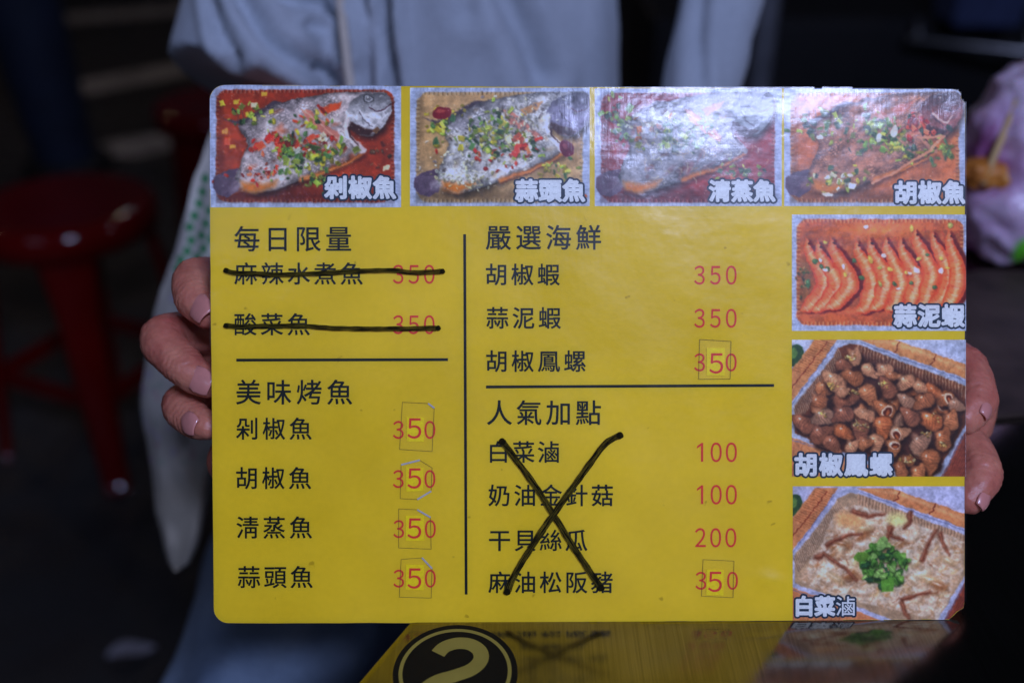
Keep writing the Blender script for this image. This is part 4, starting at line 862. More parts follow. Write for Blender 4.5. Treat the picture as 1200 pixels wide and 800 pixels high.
for _ in range(120): 
    a = cv.r.uniform(0, 6.28); q = cv.r.uniform(0, 1)**.5; x, y = 555+q*125*math.cos(a), 455+q*110*math.sin(a); c = np.array(cv.r.choice([(66, 108, 48), (48, 82, 42), (88, 128, 62), (34, 64, 42), (108, 142, 82)]), float)
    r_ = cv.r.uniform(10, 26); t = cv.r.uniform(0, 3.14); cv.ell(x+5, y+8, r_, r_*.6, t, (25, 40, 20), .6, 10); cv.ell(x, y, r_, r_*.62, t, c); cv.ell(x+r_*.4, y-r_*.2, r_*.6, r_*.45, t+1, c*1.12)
    cv.line([(x-r_*.7*math.cos(t), y-r_*.7*math.sin(t)), (x+r_*.7*math.cos(t), y+r_*.7*math.sin(t))], 4, np.minimum(c*1.5, 220), .7)
cv.ell(440, 410, 40, 26, -.2, (85, 125, 50), .8); cv.ell(550, 340, 28, 44, .5, (115, 150, 90), .7); cv.poly([(545, 530), (615, 515), (605, 585), (550, 590)], (85, 135, 55), .8); cv.C = cv.C*np.array((1, .97, 1.0)); cv.mod(8, .16, 51)
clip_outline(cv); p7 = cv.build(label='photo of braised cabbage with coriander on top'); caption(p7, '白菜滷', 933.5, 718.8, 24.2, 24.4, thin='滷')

# ================================================================== number disc on the table
dc = on_z(533.5, 787, 0.75); num = empty('number_sticker', (dc.x, dc.y, 0.75)); tag(num, 'round black sticker with a yellow ring and number 2 on the table', 'sticker')
RD_ = 0.0232
def ring(name, r0, r1, z0, z1, mat, n_=72):
    V, F = [], []
    for i in range(n_):
        a = 2*math.pi*i/n_
        for r_, z in ((r0, z1), (r1, z1), (r1, z0), (r0, z0)): V.append((r_*math.cos(a), r_*math.sin(a), z))
    for i in range(n_):
        k = (i+1) % n_
        for q in range(4): F.append((4*i+q, 4*i+(q+1) % 4, 4*k+(q+1) % 4, 4*k+q)[::-1])
    return mesh_obj(name, V, F, mat, num)
ring('disc', 0.00001, RD_, 0.0002, 0.0006, M['disc_black']); ring('ring', RD_*0.845, RD_*0.905, 0.00062, 0.00072, M['disc_yellow'])
def two():
    c = [(-0.30, 0.36), (-0.20, 0.50), (0.0, 0.585), (0.22, 0.56), (0.38, 0.42), (0.40, 0.22), (0.26, 0.03), (0.0, -0.10), (-0.26, -0.20), (-0.44, -0.36), (-0.46, -0.52), (0.0, -0.52), (0.46, -0.52)]
    q = [Vector((x, y, 0)) for x, y in c[:11]]; pts = []
    for i in range(len(q)-1):
        a = q[max(i-1, 0)]; b = q[i]; d = q[i+1]; e_ = q[min(i+2, len(q)-1)]
        for k in range(6):
            t = k/6; pts.append(0.5*((2*b)+(d-a)*t+(2*a-5*b+4*d-e_)*t*t+(3*b-a-3*d+e_)*t**3))
    pts += [q[-1]]; V, F = [], []; hw = 0.125; z = 0.00072
    for i, p in enumerate(pts):
        t = (pts[min(i+1, len(pts)-1)]-pts[max(i-1, 0)]).normalized(); nv = Vector((-t.y, t.x, 0))
        for sg in (1, -1): v_ = (p+nv*sg*hw)*RD_; V.append((v_.x, v_.y, z))
    for i in range(len(pts)-1): F.append((2*i, 2*i+1, 2*i+3, 2*i+2))
    k = len(V); V += [(x*RD_, y*RD_, z+0.00002) for x, y in ((-.585, -.64), (.50, -.64), (.50, -.42), (-.40, -.42))]; F.append((k, k+1, k+2, k+3))
    return mesh_obj('numeral', V, F, M['disc_yellow'], num)
two()

# ================================================================== person holding the menu
person = empty('person', (-0.05, 0.74, 0.0)); tag(person, 'seated person in grey T-shirt and blue jeans holding up the menu', 'person')
def limb(bag, pts, rad, **k): bag.tube(pts, rad, **k)
# -- body core, coarse
B = Bag()
B.tube([(-0.05, 0.76, 0.50), (-0.05, 0.77, 0.62), (-0.05, 0.775, 0.76), (-0.05, 0.78, 0.90), (-0.05, 0.79, 0.99)], [0.125, 0.105, 0.100, 0.108, 0.09], n=24, flat=0.68, flatdir=Vector((0, 1, 0)), sub=4)
B.tube([(-0.05, 0.79, 0.98), (-0.05, 0.775, 1.06), (-0.05, 0.765, 1.12)], [0.062, 0.050, 0.048], n=18)
B.ball((-0.05, 0.755, 1.205), (0.070, 0.088, 0.108), 28); B.ball((-0.05, 0.725, 1.150), (0.052, 0.060, 0.050), 20)
B.tube([(-0.05, 0.668, 1.215), (-0.05, 0.655, 1.190), (-0.05, 0.662, 1.180)], [0.008, 0.012, 0.010], n=10)
for sx in (-1, 1): B.ball((-0.05+sx*0.072, 0.765, 1.195), (0.010, 0.018, 0.030), 12); B.ball((-0.05+sx*0.030, 0.682, 1.170), (0.022, 0.020, 0.02), 12)
elL, elR = P(365, 245, .645), P(822, 260, .62)
B.tube([(-0.15, 0.78, 1.00), P(330, 0, .705), P(332, 95, .695), elL], [0.045, 0.038, 0.032, 0.034], n=16, sub=3)
B.tube([(0.07, 0.78, 0.99), P(838, -50, .70), P(830, 60, .68), elR], [0.032, 0.018, 0.013, 0.028], n=16, sub=3)
body_me = B.fuse(0.008, 5)
# -- hands with forearms, fine
def hand(side):
    H = Bag()
    if side == 'L':
        wr = P(352, 425, 0.475); el = elL
        H.tube([el, el.lerp(wr, .5), wr], [0.036, 0.031, 0.024], n=18, sub=3)
        H.tube([wr, P(330, 420, 0.462), P(298, 400, 0.452)], [0.025, 0.032, 0.032], n=18, flat=0.52, flatdir=Vector((0, 1, -.5)).normalized(), sub=3)
        fg = [([P(300, 338, .452), P(262, 328, .438), P(229, 327, .416), P(228, 350, .4045), P(243, 368, .4000)], [.0098, .0096, .0085, .0076, .0060]),
              ([P(300, 392, .456), P(245, 390, .436), P(191, 396, .414), P(217, 430, .4035), P(243, 448, .4005)], [.0105, .0100, .0092, .0080, .0064]),
              ([P(303, 440, .458), P(262, 452, .438), P(215, 473, .418), P(227, 491, .4065), P(244, 500, .4005)], [.0100, .0094, .0082, .0072, .0056]),
              ([P(308, 478, .458), P(285, 505, .440), P(262, 540, .424), P(272, 556, .412), P(288, 560, .405)], [.0085, .0080, .0068, .0062, .0050]),
              ([P(345, 372, .470), P(322, 330, .445), P(300, 300, .420), P(288, 282, .4075)], [.0130, .0115, .0098, .0080])]
    else:
        wr = P(1035, 500, 0.480); el = elR
        H.tube([el, el.lerp(wr, .5), wr], [0.030, 0.029, 0.024], n=18, sub=3)
        H.tube([wr, P(1052, 490, 0.466), P(1080, 475, 0.456)], [0.025, 0.032, 0.032], n=18, flat=0.52, flatdir=Vector((0, 1, -.5)).normalized(), sub=3)
        fg = [([P(1078, 425, .458), P(1100, 420, .440), P(1129, 433, .422), P(1142, 468, .4095), P(1130, 490, .4035)], [.0108, .0104, .0096, .0088, .0070]),
              ([P(1080, 500, .458), P(1105, 510, .440), P(1134, 527, .422), P(1148, 555, .4095), P(1136, 584, .4035)], [.0106, .0102, .0094, .0088, .0066]),
              ([P(1072, 370, .460), P(1085, 355, .440), P(1100, 345, .424), P(1106, 362, .412), P(1098, 378, .4055)], [.0100, .0098, .0088, .0076, .0062]),
              ([P(1070, 540, .460), P(1080, 575, .440), P(1092, 606, .424), P(1098, 628, .412), P(1090, 645, .4055)], [.0090, .0082, .0072, .0066, .0052]),
              ([P(1040, 440, .472), P(1060, 400, .446), P(1075, 330, .422), P(1080, 310, .4090)], [.0130, .0115, .0098, .0080])]
    for pts, rad in fg:
        H.tube(pts, rad, n=18, sub=6)
        for j in (2,):        # knuckle fullness
            q = pts[j]; H.ball(q, (rad[j]*1.03,)*3, 14)
    me = H.fuse(0.0009, 4, .45); co = np.array([v.co[:] for v in me.vertices]); no = np.array([v.normal[:] for v in me.vertices]); dsp = np.zeros(len(co))
    for pts, rad in fg:
        for j in range(1, len(pts)-1):
            t = np.array((pts[j+1]-pts[j-1]).normalized()); rel = co-np.array(pts[j]); sl = rel@t; rr = np.linalg.norm(rel-sl[:, None]*t, axis=1)
            m = (rr < rad[j]*1.35) & (np.abs(sl) < rad[j]*1.2); wob = .0006*np.sin(rr*2500+rel@np.array((900., 300., 700.)))
            for k, a_ in ((-2, .5), (-1, .9), (0, 1.2), (1, .9), (2, .5)): dsp[m] -= .00042*a_*np.exp(-((sl[m]-k*.0024+wob[m])/.00065)**2)
            dsp[m] += .0005*np.exp(-(sl[m]/.006)**2)
    dsp += np.array([.0006*mnoise.noise(Vector(c)*110)+.00022*mnoise.noise(Vector(c)*420) for c in co])
    co += no*dsp[:, None]; me.vertices.foreach_set('co', co.ravel().astype(np.float32)); me.update()
    return me, fg
hl, fgL = hand('L'); hr, fgR = hand('R')
bmm = bmesh.new()
for me in (body_me, hl, hr): bmm.from_mesh(me)
bm_obj('body', bmm, M['skin'], person, True, True)
def nail(tip, dip, nrm, r_, ln, wd, shift=0.0, mat=None):
    t = (tip-dip).normalized(); nr = (nrm - t*nrm.dot(t)).normalized(); s_v = t.cross(nr); c = tip + t*shift
    V, F = [], []; N, K = 13, 13
    for i in range(N):
        a = i/(N-1)*2-1
        for j in range(K):
            b = j/(K-1)*2-1
            wr_ = wd*(1-0.30*abs(a)**3.0)*(1-0.25*max(0, -a)**2); ang = b*0.85
            lz = math.cos(ang*wr_/wd)*r_; V.append(c + t*(a*ln - 0.0005*b*b*(1 if a > 0 else -1.5)) + s_v*(math.sin(b*0.95)*wr_) + nr*(r_*(0.60+0.40*math.cos(b*1.05)) + 0.0004 - 0.0009*max(0, a)**2 - 0.0012*max(0, -a)**3))
    for i in range(N-1):
        for j in range(K-1): F.append((i*K+j, (i+1)*K+j, (i+1)*K+j+1, i*K+j+1))
    o = mesh_obj('fingernail', V, F, mat or M['nail'], person, True, True)
    m = o.modifiers.new('thickness', 'SOLIDIFY'); m.thickness = 0.0004; m.offset = 0
    return o
toward = -FW
nail(P(246, 366, .400), P(234, 344, .4070), toward-RT*.15, .0070, .0066, .0062)
nail(P(243, 446, .4005), P(222, 432, .4040), toward-UP*.05, .0068, .0068, .0064)
nail(P(235, 496, .4020), P(221, 485, .4080), toward-UP*.1-RT*.1, .0064, .0054, .0057)
nail(P(1138, 481, .4055), P(1144, 462, .4110), toward+RT*.55, .0074, .0050, .0044)
nail(P(1138, 583, .4040), P(1148, 558, .4095), toward+RT*.55, .0066, .0054, .0044)
for pts, rad in (fgL[3], fgR[2], fgR[3]): nail(pts[-1], pts[-2], toward, rad[-1]*1.05, .0052, .0050)
# -- shirt
Sh = Bag()
Sh.tube([(-0.045, 0.745, 0.50), (-0.045, 0.735, 0.62), (-0.045, 0.735, 0.76), (-0.048, 0.745, 0.88), (-0.05, 0.765, 0.985), (-0.05, 0.78, 1.035)], [0.150, 0.136, 0.126, 0.127, 0.116, 0.072], n=40, flat=0.72, flatdir=Vector((0, 1, 0)), sub=5)
Sh.tube([(-0.165, 0.78, 0.992), (-0.11, 0.78, 1.008), (-0.05, 0.78, 1.012), (0.01, 0.78, 1.008), (0.068, 0.78, 0.985)], [0.060, 0.060, 0.062, 0.058, 0.052], n=24, sub=3)
Sh.tube([(-0.15, 0.78, 1.01), P(316, -30, .69), P(298, 56, .669), P(285, 97, .664)], [0.056, 0.053, 0.0505, 0.0505], n=28, sub=4, caps=False)
Sh.tube([(0.06, 0.78, 1.00), P(838, -50, .70), P(832, 40, .68), P(815, 140, .66)], [0.048, 0.032, 0.0245, 0.027], n=24, sub=4, caps=False)
sh_me = Sh.fuse(0.0040, 3)
def proj(co):
    d = co-CAM; z = d.dot(FW); return 600+FPX*d.dot(RT)/z, 400-FPX*d.dot(UP)/z
# folds run over the cloth at places measured on the shirt's front (X across, Z up)
def xz(px, py, y=0.64):
    r_ = ray(px, py); t = y/r_.y; q = CAM+r_*t; return q.x, q.z
Z1 = (180, 0, 1/3.158); Z2 = (540, 0, 1/3.158)
FOLD = [([(165, -60), (200, 0), (260, 110), (320, 190)], .0055, .0075), ([(240, -70), (310, 0), (420, 120), (560, 250), (640, 330), (700, 420)], .0050, .0105), ([(380, -50), (450, 0), (590, 60), (670, 140), (700, 220)], .0048, .0085),
        ([(555, 120), (640, 165), (695, 225)], .0035, .0055), ([(820, -120), (835, 0), (850, 150), (875, 330), (890, 500)], .0055, .0150), ([(755, 0), (790, 130), (785, 320), (800, 500)], .0070, .0070),
        ([(1290, 0), (1380, 160), (1440, 320)], .0110, .0080), ([(1150, -100), (1160, 60)], .01, .004)]
FOLD = [([xz(*T_(Z1, [p])[0]) for p in pts], w_, d_) for pts, w_, d_ in FOLD]
FOLD += [([xz(*T_(Z2, [p])[0]) for p in pts], w_, d_) for pts, w_, d_ in [([(850, 60), (790, 180), (760, 320)], .004, .004), ([(960, -40), (900, 160), (880, 330)], .006, .004)]]
co = np.array([v.co[:] for v in sh_me.vertices]); no_ = np.array([v.normal[:] for v in sh_me.vertices]); front = np.clip(-no_[:, 1]*1.6, 0, 1)
disp = np.zeros(len(co))
for pts, w_, d_ in FOLD:
    best = np.full(len(co), 9.0)
    for (x0, z0), (x1, z1) in zip(pts[:-1], pts[1:]):
        ex, ez = x1-x0, z1-z0; t = np.clip(((co[:, 0]-x0)*ex+(co[:, 2]-z0)*ez)/(ex*ex+ez*ez), 0, 1)
        best = np.minimum(best, np.hypot(co[:, 0]-x0-t*ex, co[:, 2]-z0-t*ez))
    d_ *= 1.35; w_ *= .75; disp += -d_*np.exp(-(best/w_)**2) + d_*.45*np.exp(-((best-2.1*w_)/(w_*1.2))**2)
disp *= front
disp += np.array([0.0045*mnoise.noise(Vector((c[0]*22, c[1]*22, c[2]*12))) for c in co])
co += no_*disp[:, None]; sh_me.vertices.foreach_set('co', co.ravel().astype(np.float32)); sh_me.update()
link('shirt', sh_me, M['jersey'], person, True, True)
# -- jeans and shoes
J = Bag()
J.tube([(-0.05, 0.77, 0.56), (-0.05, 0.77, 0.50)], [0.155, 0.150], n=24, flat=.8, flatdir=Vector((0, 1, 0)))
for sx, kx, ky in ((-1, -0.160, 0.27), (1, 0.075, 0.34)):
    hip = Vector((-0.05+sx*0.085, 0.74, 0.500)); kn = Vector((kx, ky, 0.485))
    J.tube([hip, hip.lerp(kn, .5)+Vector((-0.008 if sx < 0 else 0, 0, .006)), kn], [0.092, 0.078, 0.064], n=22, sub=5)
    J.tube([kn, kn+Vector((0, .03, -.20)), kn+Vector((0.0, .07, -.39))], [0.064, 0.062, 0.058], n=20, sub=4)
jm = J.fuse(0.007, 5); cj = np.array([v.co[:] for v in jm.vertices]); nj = np.array([v.normal[:] for v in jm.vertices])
dj = np.array([0.010*mnoise.noise(Vector((c[0]*16, c[1]*9, c[2]*16)))+0.005*mnoise.noise(Vector((c[0]*45, c[1]*20, c[2]*45))) for c in cj]); cj += nj*dj[:, None]
jm.vertices.foreach_set('co', cj.ravel().astype(np.float32)); jm.update(); link('jeans', jm, M['denim'], person, True, True)
for kx, ky in ((-0.160, 0.34), (0.075, 0.41)):
    q = Bag(); q.tube([(kx, ky+.03, .05), (kx, ky-.06, .045), (kx, ky-.16, .035)], [.042, .043, .036], n=16, sub=3); q.tube([(kx, ky, .09), (kx, ky, .05)], [.042, .045], n=16)
    link('shoe', q.fuse(.006, 4), M['shoe'], person, True, True)
# -- hair, eyes, lips
q = Bag(); q.ball((-0.05, 0.785, 1.240), (0.084, 0.090, 0.098), 24); q.tube([(-0.05, .83, 1.24), (-0.05, .86, 1.12), (-.05, .855, 1.02)], [.075, .062, .040], n=16, sub=3)
for sx in (-1, 1): q.tube([(-.05+sx*.07, .77, 1.26), (-.05+sx*.084, .775, 1.16), (-.05+sx*.08, .80, 1.05)], [.03, .022, .014], n=10, sub=3)
q.tube([(-.10, .69, 1.275), (-.05, .675, 1.285), (0, .69, 1.275)], [.018, .02, .018], n=10, sub=3); link('hair', q.fuse(.005, 4), M['hair'], person, True, True)
for sx in (-1, 1):
    q = Bag(); q.ball((-0.05+sx*.027, .680, 1.208), (.0115, .0085, .0048), 14); link('eye', q.fuse(.0015, 1), M['eye'], person, True, True)
    q = Bag(); q.ball((-0.05+sx*.027, .6728, 1.2075), (.0045, .0025, .0042), 12); link('iris', q.fuse(.0008, 1), M['iris'], person, True, True)
q = Bag(); q.tube([(-.072, .674, 1.150), (-.05, .663, 1.152), (-.028, .674, 1.150)], [.004, .0065, .004], n=10, sub=3); link('lips', q.fuse(.0015, 2), M['lip'], person, True, True)

# ================================================================== tote bag hanging at the person's side, its strap over the chest
tote = empty('tote_bag', tuple(P(260, 400, .66))); tag(tote, 'white cloth tote bag with green dots slung from a cream strap', 'bag')
prof = [(150, 249, .006), (170, 242, .010), (205, 229, .020), (250, 217, .028), (300, 203, .034), (340, 187, .040), (400, 174, .046), (450, 166, .050), (500, 168, .050), (550, 177, .048), (600, 182, .040), (640, 191, .028), (660, 199, .016), (669, 205, .006)]
rightx = [(150, 262), (200, 330), (300, 390), (480, 400), (530, 262), (560, 248), (600, 240), (640, 230), (660, 222), (669, 208)]
ys = np.linspace(150, 669, 300); V, F, PXs = [], [], []; nk = 150
for y in ys:
    lx = np.interp(y, [p[0] for p in prof], [p[1] for p in prof]); th = np.interp(y, [p[0] for p in prof], [p[2] for p in prof]); rx = np.interp(y, [p[0] for p in rightx], [p[1] for p in rightx])
    cx_ = (lx+rx)/2; hw = (rx-lx)/2; dep = .655
    for k in range(nk):
        a = 2*math.pi*k/nk; ca, sa = math.cos(a), math.sin(a); px = cx_-hw*np.sign(ca)*abs(ca)**.8; dd = dep-th*.5*np.sign(sa)*abs(sa)**.8
        fold_ = 0.0075*mnoise.noise(Vector((px*.022, y*.007, sa)))*2+0.0030*mnoise.noise(Vector((px*.07, y*.03, 3+sa)))
        V.append(P(px+0.8*mnoise.noise(Vector((y*.02, 1, 0)))*6, y, dd+fold_)); PXs.append((px, y))
for i in range(len(ys)-1):
    for k in range(nk): F.append((i*nk+k, i*nk+(k+1) % nk, (i+1)*nk+(k+1) % nk, (i+1)*nk+k))
F.append(tuple(range(nk))[::-1]); F.append(tuple(range((len(ys)-1)*nk, len(ys)*nk)))
to = mesh_obj('bag_body', V, F, M['tote'], tote, True, True)
PXs = np.array(PXs); cl = np.zeros((len(V), 4), np.float32); cl[:, 3] = 1
base = np.array((0.60, 0.57, 0.50)); cream = np.array((0.64, 0.58, 0.46)); tt = np.clip((PXs[:, 1]-520)/60, 0, 1)[:, None]; cc = base*(1-tt)+cream*tt
dots = T_((160, 160, 1/4.71), [(383, 232), (366, 305), (345, 370), (320, 437), (295, 500), (385, 480), (358, 545), (300, 573), (368, 618), (278, 632), (245, 680), (335, 665), (402, 410), (225, 730), (300, 715), (410, 570), (410, 690), (430, 530)])
for x, y in dots:
    d = np.hypot((PXs[:, 0]-x)/4.6, (PXs[:, 1]-y)/5.8); a = np.clip((1.15-d)*3, 0, 1)[:, None]; cc = cc*(1-a)+np.array((0.01, 0.26, 0.075))*a
rr_ = random.Random(5)
for _ in range(150):
    x, y = rr_.uniform(160, 300), rr_.uniform(318, 545); c = rr_.choice([(0.62, 0.30, 0.34), (0.45, 0.38, 0.62), (0.20, 0.30, 0.50), (0.60, 0.52, 0.66), (0.30, 0.42, 0.32), (0.55, 0.25, 0.55)]); rad_ = rr_.uniform(2.5, 6); k = .75 if y < 400 else .35
    d = np.hypot(PXs[:, 0]-x, (PXs[:, 1]-y)*rr_.uniform(.6, 1.3))/rad_; a = (np.clip((1.1-d)*2, 0, 1)*k)[:, None]; cc = cc*(1-a)+np.array(c)*a
cl[:, :3] = cc; at = to.data.color_attributes.new('Col', 'FLOAT_COLOR', 'POINT'); at.data.foreach_set('color', cl.ravel())
def ribbon(name, pts, w_, mat, parent, nrm=Vector((0, -1, .2)), th=.002):
    V, F = [], []; pts = [Vector(p) for p in pts]; q = []
    for i in range(len(pts)-1):
        a = pts[max(i-1, 0)]; b = pts[i]; d = pts[i+1]; e_ = pts[min(i+2, len(pts)-1)]
        for k in range(8): t = k/8; q.append(0.5*((2*b)+(d-a)*t+(2*a-5*b+4*d-e_)*t*t+(3*b-a-3*d+e_)*t**3))
    q.append(pts[-1])
    for i, p in enumerate(q):
        t = (q[min(i+1, len(q)-1)]-q[max(i-1, 0)]).normalized(); s_v = t.cross(nrm).normalized(); n2 = s_v.cross(t)
        for u_, v_ in ((-1, 0), (-.7, 1), (.7, 1), (1, 0), (0, -.6)): V.append(p+s_v*u_*w_/2+n2*v_*th)
    for i in range(len(q)-1):
        for k in range(5): F.append((i*5+k, i*5+(k+1) % 5, i*5+5+(k+1) % 5, i*5+5+k))
    F.append((4, 3, 2, 1, 0)); k = (len(q)-1)*5; F.append((k, k+1, k+2, k+3, k+4))
    return mesh_obj(name, V, F, mat, parent, True, True)
ribbon('strap', [(-0.018, .800, 1.050), (-0.075, .715, 1.035), (-0.108, .655, 1.000), P(398, -10, .640), P(402, 30, .638), P(407, 75, .636), P(409, 120, .636), P(380, 200, .640), P(300, 330, .648)], .0062, M['strap'], tote)
ribbon('strap', [(-0.018, .800, 1.050), (-0.07, .86, 1.0), (-.12, .87, .9), (-.17, .80, .8), P(262, 165, .665), P(256, 215, .655)], .0062, M['strap'], tote, Vector((-.5, .6, .2)))

# ================================================================== stools
def make_stool(loc, rot, label, sc=1.0):
    st = empty('plastic_stool', loc); st.rotation_euler = (0, 0, rot); st.scale = (sc, sc, sc); tag(st, label, 'stool', 'red plastic stools along the street')
    prof_ = [(0.0, .448), (.03, .4475), (.09, .449), (.125, .452), (.138, .450), (.145, .442), (.147, .430), (.146, .405), (.140, .404), (.139, .436), (.10, .440), (0.0, .440)]
    V, F = [], []; n_ = 56
    for r_, z in prof_:
        for i in range(n_): a = 2*math.pi*i/n_; V.append((max(r_, .0005)*math.cos(a), max(r_, .0005)*math.sin(a), z))
    for j in range(len(prof_)-1):
        for i in range(n_): F.append((j*n_+i, (j+1)*n_+i, (j+1)*n_+(i+1) % n_, j*n_+(i+1) % n_))
    mesh_obj('seat', V, F, M['red_plastic'], st, True)
    for k in range(4):
        a = R(45+90*k); t0 = Vector((math.cos(a), math.sin(a), 0)); sd = Vector((-math.sin(a), math.cos(a), 0)); V, F = [], []
        for j in range(9):
            f_ = j/8; z = .425-.425*f_; rad_ = .122+.058*f_; wd = .040*(1-f_)+.021*f_+.012*max(0, 1-f_*5); dp = .014
            for u_, v_ in ((-1, -1), (-.85, .6), (-.4, 1), (.4, 1), (.85, .6), (1, -1), (.7, -1), (.5, .3), (-.5, .3), (-.7, -1)): V.append(t0*(rad_+v_*dp*.6)+sd*u_*wd+Vector((0, 0, max(z, 0))))
        for j in range(8):
            for i in range(10): F.append((j*10+i, j*10+(i+1) % 10, j*10+10+(i+1) % 10, j*10+10+i))
        F.append(tuple(range(10))); F.append(tuple(range(80, 90))[::-1]); mesh_obj('leg', V, F, M['red_plastic'], st, True)
        b0 = a+R(90); z = .16; r_ = .122+.058*(1-z/.425)
        bm_ = bmesh.new(); p0 = Vector((math.cos(a)*r_, math.sin(a)*r_, z)); p1_ = Vector((math.cos(b0)*r_, math.sin(b0)*r_, z)); md = (p0+p1_)/2; dr = (p1_-p0)
        add_box(bm_, md, (dr.length-.03, .010, .028), Matrix.Rotation(math.atan2(dr.y, dr.x), 3, 'Z'), .002); bm_obj('brace', bm_, M['red_plastic'], st)
    return st
q = on_z(70, 237, .45); make_stool((q.x, q.y, 0), R(66), 'red plastic stool nearer the camera at the left edge')
q = on_z(262, 118, .45); make_stool((q.x, q.y, 0), R(20), 'red plastic stool farther back, partly behind the menu')
# stool the person sits on
q = make_stool((-0.05, .79, 0), R(0), 'red plastic stool the person sits on'); 

# ================================================================== street things behind
q = on_z(78, 196, 0); post = empty('street_post', (q.x, q.y, 0)); tag(post, 'thick dark navy post standing behind the near stool', 'post')
V, F = tube_data([(0.01, 0, 0.0), (0.0, 0, .12), (-.04, 0, .8), (-.10, 0, 2.4)], [.085, .092, .118, .135], n=28, sub=5, caps=False); mesh_obj('shaft', V, F, M['navy'], post, True)
V, F = tube_data([(0.01, 0, 0.0), (0.01, 0, .03)], [.135, .125], n=28, caps=False); mesh_obj('foot', V, F, M['black_plastic'], post, True)
q = P(888, 100, 1.55); pole = empty('grey_pole', (q.x, q.y, 0)); tag(pole, 'slim grey pole rising behind the person\'s shoulder', 'pole')
V, F = tube_data([(0, 0, 0), (0, 0, 2.6)], [.019, .019], n=20, caps=False); mesh_obj('shaft', V, F, M['grey_paint'], pole, True)
V, F = tube_data([(0, 0, 0), (0, 0, .02)], [.07, .06], n=20, caps=False); mesh_obj('foot', V, F, M['grey_paint'], pole, True)
# dark vending cart with a steel rail
cq = P(1075, 60, 2.1); cart = empty('vending_cart', (cq.x, cq.y, 0)); tag(cart, 'black vending cart with a steel rail in the dark background', 'cart')
bm = bmesh.new(); add_box(bm, (.10, .34, .35), (1.3, .55, .5), bev=.02); bm_obj('cabinet', bm, M['black_plastic'], cart)
ra, rb = P(1068, 47, 2.1)-Vector((cq.x, cq.y, 0)), P(1215, 62, 2.0)-Vector((cq.x, cq.y, 0))
V, F = tube_data([ra, rb], [.011, .011], n=14); mesh_obj('rail', V, F, M['steel_side'], cart, True)
for t in (.06, .94):
    p_ = ra.lerp(rb, t); V, F = tube_data([p_, (p_.x, p_.y+.02, .6)], [.007, .007], n=10); mesh_obj('rail_bracket', V, F, M['steel_side'], cart, True)
for x in (-.4, .6):
    for y in (.14, .54):
        V, F = tube_data([(x-.02, y, .09), (x+.02, y, .09)], [.085, .085], n=24, caps=False); mesh_obj('wheel', V, F, M['black_plastic'], cart, True)
def tub(name, c, sz, mat, label, cat):
    bm_ = bmesh.new(); add_box(bm_, (0, 0, sz[2]/2), sz, bev=min(sz)*.15)
    for v_ in bm_.verts: v_.co.x *= .86+.14*v_.co.z/sz[2]; v_.co.y *= .86+.14*v_.co.z/sz[2]
    top = max(bm_.faces, key=lambda f: f.calc_center_median().z); r_ = bmesh.ops.inset_individual(bm_, faces=[top], thickness=min(sz)*.05); bmesh.ops.translate(bm_, verts=top.verts, vec=(0, 0, -sz[2]*.7))
    o = bm_obj(name, bm_, mat, None); o.location = c; return tag(o, label, cat)
zz = .602
q = on_z(1160, 42, zz); tub('storage_tub', (q.x+.02, q.y+.12, zz), (.16, .14, .13), M['blue_plastic'], 'dark blue tub standing on the cart at the upper right', 'tub')
q = on_z(1188, 20, zz); tub('produce_crate', (q.x+.10, q.y+.02, zz), (.12, .16, .15), M['green_plastic'], 'dull green crate beside the blue tub on the cart', 'crate')
# folded tarp behind the pole
q = P(930, 40, 2.4); bx_ = Bag(); bx_.tube([(-.07, 0, 0), (.05, .02, .01), (.12, 0, .0)], [.045, .055, .03], n=16, sub=3); bx_.ball((-.03, 0, .05), (.06, .05, .035), 14)
tme = bx_.fuse(.008, 3); o = link('folded_tarp', tme, M['teal_tarp'], None, True); o.location = (q.x, q.y, q.z-.05); tag(o, 'grey-green folded tarp on a stand just right of the grey pole', 'tarp')
stnd = empty('tarp_stand', (q.x, q.y, 0)); tag(stnd, 'black stand that carries the folded grey-green tarp', 'stand')
bm = bmesh.new(); add_box(bm, (.02, 0, q.z-.105), (.24, .16, .02), bev=.004); bm_obj('shelf', bm, M['black_plastic'], stnd)
for x in (-.08, .12): 
    bm = bmesh.new(); add_box(bm, (x, 0, (q.z-.115)/2), (.025, .025, q.z-.115)); bm_obj('leg', bm, M['black_plastic'], stnd)

# ================================================================== snack on the table at the right
q = on_z(1205, 322, .75); sb = Bag(); c = Vector((q.x+.012, q.y+.035, .750))
sb.tube([c+Vector((-.01, 0, .035)), c+Vector((-.006, .01, .085)), c+Vector((.0, .012, .13))], [.044, .046, .026], n=30, sub=4); sb.tube([c+Vector((.04, 0, .032)), c+Vector((.06, .01, .07))], [.036, .042], n=20, sub=3)
sm_ = sb.fuse(.0032, 2); cc_ = np.array([v.co[:] for v in sm_.vertices]); ns = np.array([v.normal[:] for v in sm_.vertices])
dd_ = np.array([-.012*abs(mnoise.noise(Vector(v)*26+Vector((3, 1, 5))))-.006*abs(mnoise.noise(Vector(v)*62)) for v in cc_])+.004; cc_ += ns*dd_[:, None]; cc_[:, 2] = np.maximum(cc_[:, 2], .7540)
sm_.vertices.foreach_set('co', cc_.ravel().astype(np.float32)); sm_.update(); o = link('plastic_bag', sm_, M['plastic_bag'], None, True); tag(o, 'crumpled lilac-white plastic bag on the table right of the menu', 'bag')
gq = P(1197, 293, (Vector((q.x, q.y, .8))-CAM).dot(FW)-.028); 
tt_ = empty('added_brown_mat', (0, 0, 0.75)); mpx = [(1085, 330), (1150, 316), (1290, 318), (1330, 470), (1120, 490), (1088, 470)]  # mat added to cover the bag's reflection in the steel with brown
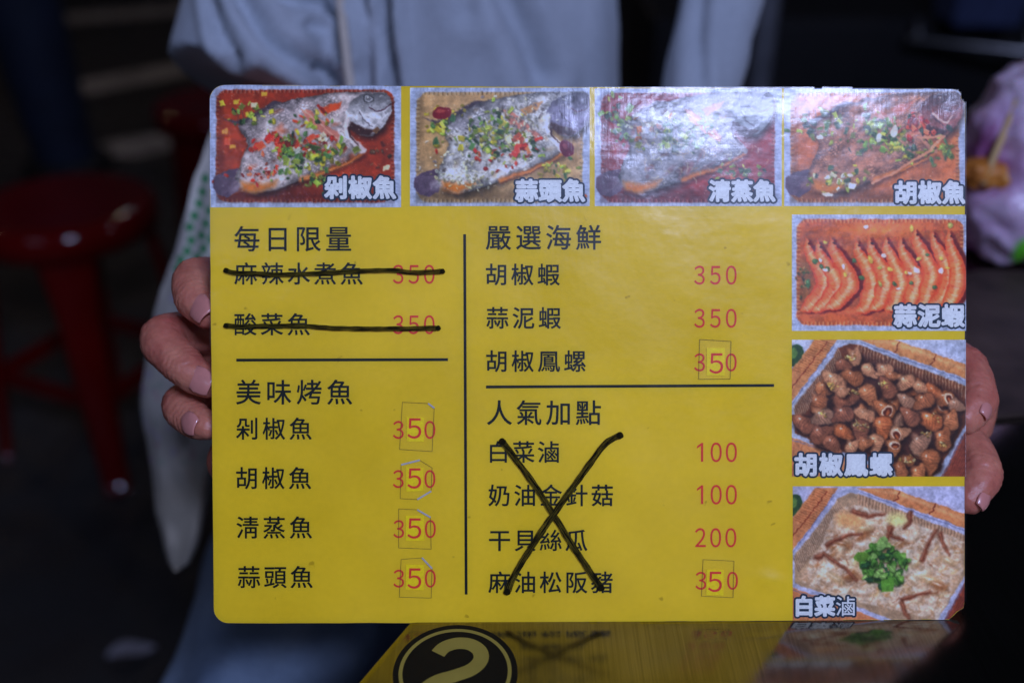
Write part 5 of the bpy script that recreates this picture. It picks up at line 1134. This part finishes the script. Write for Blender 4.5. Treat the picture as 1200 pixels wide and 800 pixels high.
tag(tt_, 'added dark brown mat hiding the table reflection of the plastic bag', 'mat')
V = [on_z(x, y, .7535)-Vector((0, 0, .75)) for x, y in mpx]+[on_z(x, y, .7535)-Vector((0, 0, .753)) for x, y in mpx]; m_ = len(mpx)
o = mesh_obj('reflection_cover', V, [tuple(range(m_))[::-1], tuple(range(m_, 2*m_))]+[(i, (i+1) % m_, m_+(i+1) % m_, m_+i) for i in range(m_)], simple('dark_brown_cover', (0.055, 0.034, 0.026), 0.6, scale=25, var=.6), tt_)
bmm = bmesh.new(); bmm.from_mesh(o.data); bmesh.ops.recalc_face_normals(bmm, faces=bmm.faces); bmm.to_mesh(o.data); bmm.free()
# fried cutlet and skewer
ck = empty('fried_chicken', tuple(P(1168, 206, .655))); tag(ck, 'golden fried chicken piece on a bamboo skewer by the plastic bag', 'food')
fb = Bag(); fb.tube([P(1143, 203, .650), P(1168, 203, .655), P(1200, 205, .660), P(1225, 200, .665)], [.009, .0115, .013, .012], n=16, sub=3); fb.ball(P(1180, 212, .652), (.010, .008, .007), 12)
fm = fb.fuse(.0018, 1); cc_ = np.array([v.co[:] for v in fm.vertices]); ns = np.array([v.normal[:] for v in fm.vertices]); cc_ += ns*np.array([.0035*mnoise.noise(Vector(v)*160) for v in cc_])[:, None]
fm.vertices.foreach_set('co', cc_.ravel().astype(np.float32)); fm.update(); link('crust', fm, M['crust'], ck, True, True)
V, F = tube_data([P(1153, 212, .645), P(1198, 104, .640)], [.0024, .0024], n=10); mesh_obj('skewer', V, F, M['bamboo'], ck, True, True)

# ================================================================== pale leaf on the ground
q = on_z(155, 768, 0); V, F = [], []; N = 14
for i in range(N+1):
    t = i/N; w_ = .0135*math.sin(math.pi*min(1, t*1.04))**.7+.0006
    for s__ in (-1, -.5, 0, .5, 1): V.append(((t-.5)*.062, s__*w_, .006+.007*abs(s__)+.006*math.sin(t*5)))
for i in range(N):
    for k in range(4): F.append((i*5+k, i*5+5+k, i*5+6+k, i*5+1+k))
o = mesh_obj('fallen_leaf', V, F, M['leaf'], None, True); o.location = (q.x, q.y, 0); o.rotation_euler = (0, 0, R(22)); m = o.modifiers.new('thickness', 'SOLIDIFY'); m.thickness = .0008
tag(o, 'single pale fallen leaf lying on the dark ground', 'leaf')

bpy.data.objects.remove(fo)
